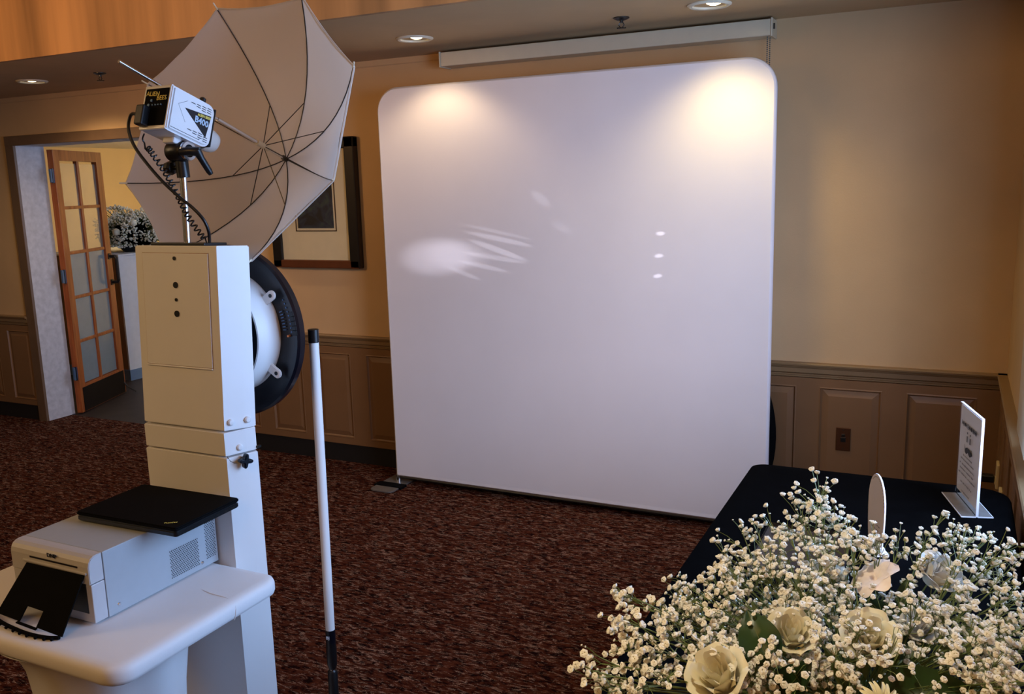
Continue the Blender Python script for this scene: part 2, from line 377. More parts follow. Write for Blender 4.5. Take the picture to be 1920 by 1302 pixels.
# doorway
c = B()
box(c, -6.331, -6.240, WY-.024, WY, 0, 2.155, .004); box(c, -4.62, -4.52, WY-.024, WY, 0, 2.155, .004); box(c, -6.331, -4.52, WY-.026, WY, 2.088, 2.158, .004)
struct('trim_casing', c, M['casing'])
j = B()
box(j, -6.26, -6.240, WY-.004, 4.665, 0, 2.09); box(j, -4.62, -4.60, WY-.004, 4.70, 0, 2.09); box(j, -6.25, -4.61, WY-.004, 4.70, 2.088, 2.11)
box(j, -6.262, -6.249, 4.66, 4.70, 0, 2.09)
struct('trim_jamb', j, M['jamb'])
# the open glazed door: local x runs along the leaf from the hinge, local y is its thickness
HD = Vector((-6.222, 4.700, 0)); ang = math.atan2(.919, -.394)
DM = Matrix.Translation(HD) @ Matrix.Rotation(ang, 4, 'Z')
d1 = bpy.data.objects.new('door_1', None); COL.objects.link(d1); d1.location = HD; d1.rotation_euler = (0, 0, ang)
d1['kind'] = 'structure'; d1['label'] = 'orange-brown wooden glazed door standing open into the lobby'
def dpart(name, bm, m, parent=d1, **k):
    me = bpy.data.meshes.new(name); bm.to_mesh(me); bm.free(); return link(name, me, m, parent, **k)
lf = B(); W_ = .735; T0, T1 = -.045, 0   # face toward the room is at local y=T0
box(lf, 0, .085, T0, T1, .008, 2.065, .002); box(lf, W_-.09, W_, T0, T1, .008, 2.065, .002)
box(lf, .085, W_-.09, T0, T1, 1.985, 2.065); box(lf, .085, W_-.09, T0, T1, .008, .225)
rows = [.235+.351*i for i in range(5)]
for z in rows[1:]: box(lf, .085, W_-.09, T0+.006, T1-.006, z-.027, z-.002, .003)
box(lf, .345, .378, T0+.006, T1-.006, .225, 1.99, .003)
leaf = dpart('door_leaf', lf, M['wood'])
for z in rows:
    for a, b in ((.085, .345), (.378, W_-.09)): dpart('pane', bx(a-.003, b+.003, T0+.018, T1-.018, z-.004, z+.326), M['glassc' if z > 1.2 else 'glass'])
kp = dpart('kick_plate', bx(.035, W_-.02, T0-.004, T0, .012, .205, .001), M['kick'])
hd = tube(B(), [(W_-.045, T0, 1.20), (W_-.045, T0-.05, 1.20), (W_-.045, T0-.06, 1.18), (W_-.045, T0-.06, 1.00), (W_-.045, T0-.05, .98), (W_-.045, T0, .98)], .014)
box(hd, W_-.065, W_-.025, T0-.008, T0, 1.175, 1.225, .003); box(hd, W_-.065, W_-.025, T0-.008, T0, .955, 1.005, .003)
dpart('door_handle', hd, M['black'])
for z in (1.87, 1.10, .33):
    h = dpart('hinge', tube(B(), [(-.012, T0+.012, z-.055), (-.012, T0+.012, z+.055)], .008), M['black'])
    box2 = bx(-.04, -.012, T0+.010, T0+.014, z-.05, z+.05); box(box2, -.012, .0, T0+.006, T1-.006, z-.05, z+.05)
    dpart('hinge_leaf', box2, M['hinge'], h)
dpart('door_stop', tube(B(), [(W_-.03, T0, .10), (W_-.03, T0-.03, .06), (W_-.02, T0-.10, .012)], .006), M['black'])
# lobby beyond the doorway
struct('wall_lobby', bx(-11, -2.5, 8.5, 8.6, 0, 3), M['lobby'])
struct('ceiling', bx(-11, -2.5, 4.66, 8.5, 2.262, 2.32), M['lwhite'])
hw = bx(-6.858, -6.84, 5.77, 7.4, .1, 1.16); h_ = struct('wall_lobby_ledge', hw, M['lwhite'])
obj('shaded_side_face', bx(-7.9, -6.858, 5.77, 7.4, .1, 1.16), M['lbrown'], h_)  # shade on this face of the white half wall is coloured brown
obj('ledge_top', bx(-7.92, -6.83, 5.76, 7.4, 1.16, 1.175), M['lwhite'], h_)
struct('baseboard_lobby', bx(-7.91, -6.83, 5.76, 7.4, 0, .1), M['lblue'])
struct('wall_lobby_left', bx(-9.3, -9.2, 4.66, 8.5, 0, 3), M['lobby'])
# window in the right wall (its light falls on the kiosk and the flowers)
wf = B()
for a in ((1.45, 1.5, .88, 2.3), (3.40, 3.45, .88, 2.3), (1.45, 3.45, .88, .92), (1.45, 3.45, 2.26, 2.3)): box(wf, XR+.02, XR+.08, a[0], a[1], a[2], a[3])
struct('window_1', wf, M['cream'])

# ================================================================= CEILING AND WALL FIXTURES
def downlight(x, y, z, label, rad=.082, grp=None):
    t = thing('ceiling_light', label, 'ceiling light', (x, y, z), 'recessed downlights in the ceilings')
    Mx = Matrix.Translation((x, y, z))
    obj('trim_ring', lt([(rad*1.12, .0), (rad*1.12, -.004), (rad*1.0, -.010), (rad*.86, -.008), (rad*.84, 0)], 40, Mx), M['cream'], t, True)
    obj('reflector', lt([(rad*.86, -.007), (rad*.76, .028), (rad*.60, .055), (rad*.42, .062)], 40, Mx), M['reflector'], t, True)
    obj('lamp', lt([(0, -.009), (rad*.20, -.008), (rad*.36, -.002), (rad*.42, .012), (rad*.42, .05), (0, .05)], 24, Mx @ Matrix.Translation((rad*.28, -rad*.22, 0))), M['lamp'], t, True)
downlight(-.975, 3.915, ZC, 'round recessed downlight in the soffit over the right half of the white backdrop')
downlight(-2.433, 3.930, ZC, 'round recessed downlight in the soffit just left of the projection screen housing')
downlight(-5.236, 3.914, ZC, 'small glowing recessed downlight in the soffit left of the umbrella, over the doorway')
downlight(-7.0, 6.9, 2.262, 'small recessed downlight in the lobby ceiling seen over the open door', .075)
def sprinkler(x, y, z, label):
    t = thing('fire_sprinkler', label, 'sprinkler', (x, y, z), 'sprinklers in the soffit'); Mx = Matrix.Translation((x, y, z))
    obj('escutcheon', lt([(.036, 0), (.036, -.004), (.020, -.012), (.010, -.012)], 24, Mx), M['dsteel'], t, True)
    b = tube(B(), [(x, y, z-.008), (x, y, z-.022)], .008)
    for s in (-1, 1): tube(b, [(x+s*.006, y, z-.02), (x+s*.013, y, z-.032), (x+s*.003, y, z-.044)], .0022, 6)
    obj('body', b, M['dsteel'], t)
    b = lt([(0, -.044), (.016, -.044), (.017, -.047), (0, -.047)], 16, Mx)
    for k in range(10):
        a = 2*PI*k/10; tube(b, [(x+.014*math.cos(a), y+.014*math.sin(a), z-.0455), (x+.021*math.cos(a), y+.021*math.sin(a), z-.044)], .0016, 4)
    obj('deflector', b, M['dsteel'], t)
sprinkler(-1.389, 3.994, ZC, 'dark fire sprinkler in the soffit above the projection screen housing')
sprinkler(-4.616, 3.904, ZC, 'dark fire sprinkler in the soffit left of the umbrella, right of a small downlight')

t = thing('projection_screen', 'long cream roll-up projection screen housing on the wall above the backdrop', 'screen', (-1.667, WY, 2.345))
obj('housing', bx(-2.537, -.802, 4.350, WY-.001, 2.345, 2.418, .004), M['hous'], t)
obj('end_cap', bx(-.802, -.794, 4.346, WY-.001, 2.341, 2.422, .002), M['hous'], t)
obj('end_cap', bx(-2.545, -2.537, 4.346, WY-.001, 2.341, 2.422, .002), M['hous'], t)
e = obj('bracket', bx(-.794, -.788, 4.37, 4.385, 2.375, 2.40, .001), M['dsteel'], t)
ch = B()
for i in range(46):
    bmesh.ops.create_icosphere(ch, subdivisions=1, radius=.004, matrix=Matrix.Translation((-.822, 4.385, 2.342-.009*i)))
    bmesh.ops.create_icosphere(ch, subdivisions=1, radius=.004, matrix=Matrix.Translation((-.812, 4.392, 2.338-.009*i)))
obj('pull_chain', ch, M['dsteel'], t, True)

# framed picture
t = thing('framed_picture', 'black framed picture with wide cream mount hanging behind the umbrella', 'picture', (-3.51, WY, 1.236))
x0, x1, z0, z1 = -3.850, -3.190, 1.236, 2.014; YF = WY-.052
fr = B()
for a in ((x0, x1, z1-.066, z1), (x0, x0+.072, z0, z1), (x1-.072, x1, z0, z1)): box(fr, a[0], a[1], YF, WY-.002, a[2], a[3], .008)
obj('frame', fr, M['frame'], t)
obj('frame_bottom', bx(x0+.004, x1-.004, YF, WY-.002, z0, z0+.05, .006), M['frameb'], t, label='lower rail, the light on it put into its brown colour')  # brown in place of black imitates light falling on this rail
obj('fillet', bx(x0+.06, x1-.06, WY-.030, WY-.024, z0+.042, z1-.058), M['frameb'], t)
obj('mount', bx(x0+.068, x1-.068, WY-.034, WY-.030, z0+.048, z1-.064), M['mount'], t)
ax0, ax1, az0, az1 = -3.645, -3.375, 1.480, 1.820
fl = B()
for a in ((ax0-.02, ax0-.014, az0-.02, az1+.02), (ax1+.014, ax1+.020, az0-.02, az1+.02), (ax0-.02, ax1+.02, az0-.02, az0-.014), (ax0-.02, ax1+.02, az1+.014, az1+.02)):
    box(fl, a[0], a[1], WY-.0365, WY-.034, a[2], a[3])
obj('inner_line', fl, M['plate'], t)
am = mat('art_print', (.02, .025, .04), .5); N = am.node_tree.nodes; L = am.node_tree.links
tc = N.new('ShaderNodeTexCoord'); vz = N.new('ShaderNodeTexNoise'); vz.inputs['Scale'].default_value = 9; vz.inputs['Detail'].default_value = 3; vz.inputs['Distortion'].default_value = 1.2
L.new(tc.outputs['Object'], vz.inputs['Vector']); rp = N.new('ShaderNodeValToRGB'); e = rp.color_ramp.elements
e[0].position = .42; e[0].color = (.006, .006, .010, 1); e[1].position = .66; e[1].color = (.045, .07, .05, 1); q = e.new(.52); q.color = (.018, .026, .055, 1)
L.new(vz.outputs[0], rp.inputs[0]); L.new(rp.outputs[0], N['Principled BSDF'].inputs['Base Color'])
obj('print', bx(ax0, ax1, WY-.038, WY-.034, az0, az1), am, t)
obj('glass', bx(x0+.066, x1-.066, WY-.043, WY-.041, z0+.045, z1-.062), M['acryl'], t)

# wall plates
def plate(x0, x1, z0, z1):
    t = thing('wall_plate', 'brown metal phone socket plate on the wainscot right of the backdrop', 'wall plate', ((x0+x1)/2, WY-.02, z0))
    cx, cz = (x0+x1)/2, (z0+z1)/2; Y = WY-.0185
    obj('plate', bx(x0, x1, Y-.006, Y, z0, z1, .003), M['plate'], t)
    s = bx(cx-.012, cx+.012, Y-.0085, Y-.004, cz-.014, cz+.010, .002); box(s, cx-.008, cx+.008, Y-.0085, Y-.004, cz+.012, cz+.027, .002); obj('socket_rim', s, M['dsteel'], t)
    obj('socket', lt([(0, .0095), (.009, .0095), (.009, .004), (0, .004)], 12, upY(cx, Y, cz-.002)), M['black'], t)
    for z in (z0+.012, z1-.012): obj('screw', lt([(0, .0075), (.003, .007), (.003, .004), (0, .004)], 10, upY(cx, Y, z)), M['dsteel'], t)
plate(-.466, -.400, .397, .512)
t = thing('outlet', 'ivory outlet cover seen edge-on low on the right wall with a black plug in it', 'outlet', (XR, 4.20, .376))
obj('cover', bx(XR-.030, XR-.018, 4.165, 4.24, .376, .483, .003), M['ivory'], t)
obj('socket', bx(XR-.034, XR-.028, 4.185, 4.22, .39, .42, .002), M['ivory'], t)
t = thing('outlet', 'smaller ivory outlet cover on the right wall, in front of the plugged one', 'outlet', (XR, 3.90, .40))
obj('cover', bx(XR-.030, XR-.018, 3.865, 3.935, .385, .464, .003), M['ivory'], t)
obj('socket', bx(XR-.034, XR-.028, 3.885, 3.915, .40, .43, .002), M['ivory'], t)
t = thing('power_cord', 'black plug and drooping cord in the outlet on the right wall', 'cord', (XR-.07, 4.2, .40))
obj('plug', bx(XR-.094, XR-.034, 4.186, 4.222, .395, .428, .006), M['black'], t)
obj('cable', tb([(XR-.092, 4.204, .415), (XR-.13, 4.20, .41), (XR-.165, 4.19, .385), (XR-.19, 4.18, .33), (XR-.20, 4.17, .2), (XR-.16, 4.1, .02)], .0045), M['black'], t, True)
# cream drape at the window edge
dp = B(); box(dp, .214, .240, 2.9, 3.26, .872, 2.28, .012, 4)
tag(obj('window_drape', dp, M['drape'], smooth=True), 'cream fabric hanging at the right wall, cut by the right picture edge', 'curtain')

# round black case behind the backdrop
t = thing('folding_reflector_case', 'round black case leaning on the wall behind the right edge of the backdrop', 'case', (-.96, 4.40, .02))
Mx = Matrix.Translation((-.96, 4.38, .24)) @ Matrix.Scale(1.9, 4, (0, 0, 1)) @ Matrix.Rotation(PI/2, 4, 'X')
obj('disc', lt([(0, .012), (.20, .012), (.218, .006), (.222, 0), (.218, -.006), (.20, -.012), (0, -.012)], 48, Matrix.Translation((-.962, 4.40, .44)) @ Matrix.Diagonal((1, 1, 1.85, 1)) @ Matrix.Rotation(PI/2, 4, 'X')), M['blackm'], t, True)
obj('strap', bx(-.98, -.94, 4.375, 4.388, .40, .75, .003), M['black'], t)

# ================================================================= BACKDROP
t = thing('backdrop', 'large white stretch fabric photo backdrop with rounded corners on a floor stand', 'backdrop', (-1.80, 4.22, 0))
out = rrect(-2.868, -.742, .045, 2.243, (.14, .13, .012, .012), 10)
bm = B(); rings = []
cx, cz = -1.805, 1.15
def inset(pts, d):
    o = []; n = len(pts)
    for i in range(n):
        a, b = Vector(pts[i-1]), Vector(pts[(i+1) % n]); tt = (b-a)
        if tt.length < 1e-6: tt = Vector((1, 0))
        nn = Vector((-tt.y, tt.x)).normalized(); o.append((pts[i][0]+nn.x*d, pts[i][1]+nn.y*d))
    return o
for d, y in ((.013, 4.238), (.004, 4.234), (0, 4.222), (.003, 4.210), (.012, 4.203), (.030, 4.2045)):
    rings.append([bm.verts.new((x, y, z)) for x, z in (inset(out, d) if d else out)])
n = len(out)
for a, b in zip(rings, rings[1:]):
    for k in range(n): bm.faces.new((a[k], a[(k+1) % n], b[(k+1) % n], b[k]))
bm.faces.new(rings[-1]); bm.faces.new(rings[0][::-1]); bmesh.ops.recalc_face_normals(bm, faces=bm.faces[:])
scr = obj('fabric_screen', bm, M['fabric'], t, True)
obj('bottom_rail', tb([(-2.85, 4.222, .040), (-.76, 4.222, .040)], .012), M['black'], t, True)
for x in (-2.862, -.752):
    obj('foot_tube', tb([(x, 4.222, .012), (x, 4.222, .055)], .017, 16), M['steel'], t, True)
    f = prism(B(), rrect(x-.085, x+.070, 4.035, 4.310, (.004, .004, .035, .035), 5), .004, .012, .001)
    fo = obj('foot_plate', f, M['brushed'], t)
    obj('black_band', bx(x-.10, x+.085, 4.112, 4.176, .002, .016, .002), M['blackm'], t)  # black band across the foot plate

# ================================================================= PHOTO KIOSK
KX = -1.838
t = thing('photo_kiosk', 'tall white photo booth column with hinged back panel, seen from behind', 'photo booth', (KX, 1.75, 0))
plan = [(-1.693, 1.70), (-1.672, 1.757), (-1.663, 1.785), (-1.690, 1.803)]
plan = [(2*KX-x, y) for x, y in plan] + [(x, y) for x, y in plan[::-1]]
HT = Matrix.Translation((0, 1.75, 1.05)) @ Matrix.Rotation(math.radians(-3.4), 4, 'X') @ Matrix.Translation((0, -1.75, -1.05))
body = prism(B(), [(x+(.002 if x > KX else -.002), y) for x, y in plan], .02, 1.026, .002)
obj('lower_body', body, M['plastic'], t)
obj('base_plate', prism(B(), rrect(-2.05, -1.63, 1.66, 1.98, .05), 0, .02, .003), M['plastic'], t)
obj('neck', prism(B(), plan, 1.031, 1.094, .0015), M['plastic'], t)
head = prism(B(), plan, 1.0965, 1.580, .0025, mx=HT); hd = obj('head', head, M['plastic'], t)
dx0, dx1, dz0, dz1 = -1.956, -1.722, 1.262, 1.560
obj('door_gap', bx(dx0-.0015, dx1+.0015, 1.6990, 1.702, dz0-.0015, dz1+.0015, mx=HT), M['lbrown'], t)
hb = obj('back_door', bx(dx0, dx1, 1.6975, 1.703, dz0, dz1, .0008, mx=HT), M['plastic'], t)
obj('door_ledge', bx(dx0, dx1, 1.6955, 1.700, dz0-.005, dz0-.001, .001, mx=HT), M['plastic'], t)
for x, z, r in ((-1.838, 1.547, .0052), (-1.838, 1.477, .0082), (-1.838, 1.438, .0045), (-1.838, 1.401, .0085)):
    obj('cable_hole', lt([(0, .0022), (r, .0022), (r, -.002), (0, -.002)], 20, HT @ upY(x, 1.6975, z)), M['black'], t)
obj('top_plate', bx(-1.935, -1.742, 1.708, 1.79, 1.5805, 1.588, .002, mx=HT), M['black'], t)
# caps and tilt knob on the side
def sideM(x, y, z): return Matrix.Translation((x, y, z)) @ Matrix.Rotation(math.radians(-20), 4, 'Z') @ Matrix.Rotation(PI/2, 4, 'Y')
for y, z in ((1.720, 1.120), (1.765, 1.118), (1.738, 1.048)):
    x = -1.693+(y-1.70)*.37
    obj('screw_cap', lt([(.0088, -.001), (.0088, .003), (.006, .0062), (0, .007)], 20, sideM(x, y, z)), M['plastic'], t, True)
kn = B(); kp_ = []
for i in range(48):
    a = 2*PI*i/48; kp_.append(((.0145+.0055*math.cos(4*a+.8))*math.cos(a), (.0145+.0055*math.cos(4*a+.8))*math.sin(a)))
prism(kn, kp_, .012, .030, .003, mx=sideM(-1.679, 1.742, 1.013)); lathe(kn, [(.008, 0), (.008, .014), (0, .014)], 16, sideM(-1.679, 1.742, 1.013))
obj('tilt_knob', kn, M['navy'], t)
obj('pivot_mark', tb([(-1.691, 1.703, 1.030), (-1.688, 1.709, 1.017), (-1.684, 1.720, 1.008), (-1.680, 1.733, 1.005)], .0008, 5), M['black'], t)
obj('side_latch', bx(-1.664, -1.656, 1.783, 1.795, 1.035, 1.041), M['black'], t)
# ring flash on the front of the head (faces the backdrop)
CX, CZ, CY = -1.838, 1.326, 1.905
RM = Matrix.Translation((CX, CY, CZ)) @ Matrix.Rotation(-PI/2, 4, 'X')       # +Z -> +Y (toward the backdrop)
obj('ring_reflector', lt([(.172, .012), (.196, .016), (.222, .004), (.240, .000), (.246, .006), (.244, .028), (.225, .034), (.12, .030), (.12, .012)], 96, RM, True), M['navy'], t, True)
obj('ring_housing', lt([(.158, -.062), (.161, -.070), (.166, -.070), (.170, -.062), (.173, .014), (.158, .014)], 96, RM, True), M['plastic'], t, True)
obj('ring_core', lt([(0, -.050), (.1575, -.050), (.1575, .0115), (0, .0115)], 64, RM), M['navy'], t, True)
obj('mount_arm', tb([(CX, 1.80, CZ), (CX, 1.86, CZ)], .03, 16), M['black'], t, True)
for a in (33, -33):
    ar = math.radians(a); Q = RM @ Matrix.Rotation(-ar, 4, 'Z')
    p = prism(B(), rrect(.160, .214, -.0135, .0135, (.0134, .002, .002, .0134), 8), -.012, -.004, .002, mx=Q)
    tab = obj('mount_tab', p, M['plastic'], t)
    obj('tab_hole', lt([(0, -.0132), (.0055, -.0132), (.0055, -.008), (0, -.008)], 16, Q @ Matrix.Translation((.199, 0, 0))), M['black'], tab)
dots = B()
for i in range(9):
    a = math.radians(24-3.0*i+2); lathe(dots, [(0, -.0015), (.0022, -.0015), (.0022, .003), (0, .003)], 8, RM @ Matrix.Translation((.219*math.cos(a), -.219*math.sin(a), .004)))
for i in range(7):
    a = math.radians(12-2.6*i+7); q = RM @ Matrix.Rotation(-a, 4, 'Z'); box(dots, .184, .195, -.0012, .0012, .010, .0165, mx=q)
obj('vent_ribs', dots, M['hinge'], t, kind='stuff')
obj('indicator', lt([(0, -.001), (.0032, -.001), (.0032, .01), (0, .01)], 12, RM @ Matrix.Translation((.206, .004, .003))), M['red'], t, label='small orange indicator dot')
sw = B()
for a in range(-2, 3):
    box(sw, .226, .2405, -.0065, .0065, -.003, .006, .001, 1, mx=RM @ Matrix.Rotation(-math.radians(8+3.2*a), 4, 'Z'))
obj('edge_strip', sw, M['black'], t)
# stud that carries the strobe
pole = tube(B(), [(-1.823, 1.762, 1.588), (-1.821, 1.768, 1.79)], .0092, 16)
obj('mounting_pole', pole, M['steel'], t, True)

# ================================================================= STROBE
SM = Matrix.Translation((-1.826, 1.772, 1.908)) @ Matrix.Rotation(math.radians(-19), 4, 'X')
CP = Matrix(((0, 0, 1, 0), (1, 0, 0, 0), (0, 1, 0, 0), (0, 0, 0, 1)))      # local XY -> YZ, normal +X
t = thing('studio_strobe', 'white box-shaped studio strobe with black back panel on the kiosk pole', 'flash', (-1.82, 1.768, 1.79))
obj('shell', prism(B(), rrect(-.070, .078, -.058, .058, (.022, .008, .008, .028), 6), -.0475, .0475, .006, 3, mx=SM @ CP), M['strobe'], t, True)
obj('front_collar', prism(B(), rrect(.076, .083, -.050, .054, .003), -.044, .044, .002, mx=SM @ CP), M['black'], t)
obj('rear_lip', prism(B(), rrect(-.0755, -.066, -.058, .058, .004), -.0475, .0475, .003, mx=SM @ CP), M['strobe'], t, label='thin rim round the back panel')
bp_ = obj('back_panel', bx(-.039, .041, -.0775, -.074, -.049, .049, .002, mx=SM), M['blackm'], t)
def onback(x, z): return SM @ Matrix.Translation((x, -.0778, z)) @ Matrix.Rotation(PI/2, 4, 'X')
text('lettering', 'ALIEN', .017, onback(-.012, .034) @ Matrix.Rotation(-.06, 4, 'Z'), M['yellow'], bp_)
text('lettering', 'BEES', .017, onback(.020, .022), M['yellow'], bp_)
kk = B()
for x, z, r in ((-.02, .004, .004), (-.006, .004, .002), (.004, .004, .002), (.014, .004, .002), (.023, .004, .002), (-.012, .016, .0035)):
    lathe(kk, [(0, .003), (r, .003), (r, 0)], 10, onback(x, z))
obj('controls', kk, M['hinge'], bp_)
obj('socket_block', bx(-.040, -.012, -.100, -.076, -.052, .000, .004, mx=SM), M['black'], t)
def onside(y, z, off=.0478): return SM @ Matrix.Translation((off, y, z)) @ CP
dec = B(); v = [dec.verts.new((y, z, 0)) for y, z in ((-.026, .016), (.064, .027), (.055, -.034))]; dec.faces.new(v)
e = bmesh.ops.extrude_face_region(dec, geom=dec.faces[:]); bmesh.ops.translate(dec, verts=[g for g in e['geom'] if isinstance(g, bmesh.types.BMVert)], vec=(0, 0, .0006)); bmesh.ops.recalc_face_normals(dec, faces=dec.faces[:])
dc = obj('side_decal', dec, M['navy'], t, mx=onside(0, 0, .0476), label='black triangular name decal')
text('lettering', 'B400', .023, onside(.034, .001, .0485) @ Matrix.Rotation(.0, 4, 'Z'), M['blueink'], dc, bold=.0006)
text('lettering', 'ALIEN BEES', .009, onside(.040, .0175, .0485) @ Matrix.Rotation(.10, 4, 'Z'), M['yellow'], dc, bold=.0004)
sl = B()
for gz, s in ((.044, 1), (-.045, -1)):
    for c in range(4):
        for rr_ in range(min(3, 1+c)):
            y0 = -.008+.0185*c; z0 = gz - s*.0055*rr_ + (0 if s > 0 else .004*(3-c))- (0 if s<0 else .002*(3-c)); box(sl, y0, y0+.014, z0-.0009, z0+.0009, 0, .0006)
obj('vent_slots', sl, M['hole'], t, mx=onside(0, 0, .0476), kind='stuff')
gr = B(); box(gr, -.062, .036, -.0475, -.0463, 0, .0005); box(gr, .0345, .036, -.0475, -.043, 0, .0005)
for a, b in (((-.048, .018), (-.02, .036)), ((-.048, .018), (-.018, -.02))): tube(gr, [(a[0], a[1], 0), (b[0], b[1], 0)], .0004, 4)
obj('mould_line', gr, M['hole'], t, mx=onside(0, 0, .0476))
obj('flash_dome', lt([(.031, 0), (.031, .022), (.027, .036), (.015, .046), (0, .049)], 24, SM @ Matrix.Translation((.010, .083, -.022)) @ Matrix.Rotation(-PI/2, 4, 'X')), M['bulb'], t, True)
obj('lock_knob', lt([(.003, 0), (.003, .008), (.0085, .010), (.0085, .020), (.005, .023), (0, .023)], 16, SM @ Matrix.Translation((.012, .060, .058))), M['black'], t, True)
# swivel bracket
br = bx(-.020, .020, -.020, .022, -.072, -.056, .004, mx=SM); obj('bracket_block', br, M['strobe'], t)
obj('swivel_disc', lt([(0, -.024), (.024, -.024), (.027, -.018), (.027, .018), (.024, .024), (0, .024)], 32, Matrix.Translation((-1.826, 1.762, 1.824)) @ Matrix.Rotation(PI/2, 4, 'Y')), M['black'], t, True)
obj('swivel_ring', lt([(.0165, 0), (.024, 0), (.026, .006), (.024, .012), (.0165, .012)], 32, Matrix.Translation((-1.802, 1.766, 1.824)) @ Matrix.Rotation(PI/2, 4, 'Y'), True), M['steel'], t, True)
cl = tube(B(), [(-1.821, 1.768, 1.757), (-1.823, 1.768, 1.81)], .0165, 16); obj('pole_clamp', cl, M['black'], t, True)
obj('clamp_knob', lt([(.006, 0), (.006, .016), (.0165, .018), (.019, .026), (.0165, .040), (.008, .043), (0, .043)], 8, Matrix.Translation((-1.832, 1.765, 1.783)) @ Matrix.Rotation(-PI/2, 4, 'Y')), M['black'], t)
ha = tube(B(), [(-1.80, 1.745, 1.821), (-1.775, 1.752, 1.823), (-1.762, 1.768, 1.821)], [.010, .011, .0125], 12)
tube(ha, [(-1.764, 1.764, 1.826), (-1.762, 1.776, 1.805), (-1.758, 1.796, 1.772), (-1.757, 1.801, 1.764)], [.0125, .009, .0085, .0065], 12)
obj('lever_handle', ha, M['black'], t, True)

# ================================================================= UMBRELLA
UC = Vector((-1.826, 1.969, 1.892)); UA = Vector((0, .9330, -.3599)).normalized(); E1 = Vector((1, 0, 0)); E2 = UA.cross(E1).normalized()
E2 = Vector((0, -.3599, -.9330)).normalized(); UR = .410; UH = .232
t = thing('photo_umbrella', 'open white photo umbrella clipped through the strobe, inside of canopy showing', 'umbrella', tuple(UC))
def ribpt(i, s, off=0): 
    a = 1.192+PI+i*PI/4; r = UR*s
    return UC + (E1*math.cos(a)+E2*math.sin(a))*r + UA*(UH*(1-s**2.0)+off)
NS, NT = 10, 12
for i in range(8):
    bm = B(); g = []
    for k in range(NT+1):
        row = []
        for j in range(NS+1):
            u = j/NS; lim = 1-.022*4*u*(1-u)*1.0; s = max(.002, k/NT)*lim
            p = ribpt(i, s, .003).lerp(ribpt(i+1, s, .003), u)
            sag = 4*u*(1-u)*.010*(k/NT); p = p - UA*sag*.5
            p = p + UA*.0012*math.sin(17*u+3*k+i)*(k/NT)*4*u*(1-u)
            row.append(bm.verts.new(p))
        g.append(row)
    for a, b in zip(g, g[1:]):
        for j in range(NS): bm.faces.new((a[j], a[j+1], b[j+1], b[j]))
    obj('canopy_gore', bm, M['umb'], t, True)
RUN = UC + UA*.128
for i in range(8):
    rb = obj('rib', tb([ribpt(i, s/10) for s in range(11)], .0016, 6), M['dsteel'], t, True)
    tp = ribpt(i, 1); dr_ = (tp-ribpt(i, .93)).normalized()
    obj('rib_tip', tb([tp-dr_*.006, tp+dr_*.016], [.0028, .0022], 8), M['cream'], rb, True)
    obj('stretcher', tb([RUN+(ribpt(i, .42)-RUN)*.03, ribpt(i, .42)], .0014, 6), M['dsteel'], rb)
obj('hem', (lambda b: [tube(b, [ribpt(i, (1-.022*4*u*(1-u)), .004).lerp(ribpt(i+1, (1-.022*4*u*(1-u)), .004), u) for u in [q/8 for q in range(9)]], .003, 5) for i in range(8)] and b)(B()), M['umb'], t, True)
obj('shaft', tb([UC-UA*.392, UC+UA*(UH+.03)], .0042, 12), M['steel'], t, True)
obj('shaft_tube', tb([UC-UA*.06, UC+UA*.100], .0055, 12), M['steel'], t, True)
obj('runner', tb([UC+UA*.100, UC+UA*.150], .0085, 12), M['cream'], t, True)
obj('crown', tb([UC+UA*(UH-.016), UC+UA*(UH+.008)], .0075, 12), M['dsteel'], t, True)

# ================================================================= CABLES
t0 = tb([(-1.857, 1.700, 1.893), (-1.875, 1.688, 1.915), (-1.913, 1.70, 1.918), (-1.927, 1.70, 1.886), (-1.914, 1.70, 1.843), (-1.876, 1.70, 1.797), (-1.826, 1.70, 1.749), (-1.776, 1.705, 1.707), (-1.740, 1.71, 1.680), (-1.718, 1.72, 1.651), (-1.716, 1.733, 1.62), (-1.728, 1.742, 1.600), (-1.730, 1.745, 1.588)], .0042, 10)
def smooth_pts(P, n=10):
    P = [Vector(p) for p in P]; P = [P[0]]+P+[P[-1]]; o = []
    for i in range(1, len(P)-2):
        for k in range(n):
            u = k/n; a, b, c, d = P[i-1:i+3]
            o.append(.5*((2*b)+(c-a)*u+(2*a-5*b+4*c-d)*u*u+(3*b-a-3*c+d)*u**3))
    o.append(P[-2]); return o
t0.free()
cpts = [(-1.857, 1.700, 1.893), (-1.875, 1.686, 1.915), (-1.913, 1.70, 1.918), (-1.927, 1.70, 1.886), (-1.914, 1.70, 1.843), (-1.876, 1.70, 1.797), (-1.826, 1.70, 1.749), (-1.776, 1.705, 1.707), (-1.740, 1.71, 1.680), (-1.718, 1.72, 1.651), (-1.716, 1.733, 1.62), (-1.728, 1.745, 1.590)]
tag(obj('power_cord', tb(smooth_pts(cpts, 8), .0042, 10), M['black'], smooth=True), 'smooth black power cord looping from the strobe back down to the kiosk top', 'cable')
ax = smooth_pts([(-1.872, 1.699, 1.840), (-1.850, 1.70, 1.818), (-1.816, 1.71, 1.760), (-1.786, 1.713, 1.703), (-1.763, 1.72, 1.650), (-1.740, 1.74, 1.600)], 60)
cp_ = smooth_pts([(-1.862, 1.690, 1.868), (-1.874, 1.694, 1.856), (-1.873, 1.698, 1.846)], 6)
ax = ax[22:]
for i, p in enumerate(ax):
    d, u, v = frame_axes(ax[min(i+1, len(ax)-1)]-ax[max(i-1, 0)]); ph = i/len(ax)*2*PI*22
    cp_.append(p+(u*math.cos(ph)+v*math.sin(ph))*.0065)
cp_.append(Vector((-1.738, 1.745, 1.588)))
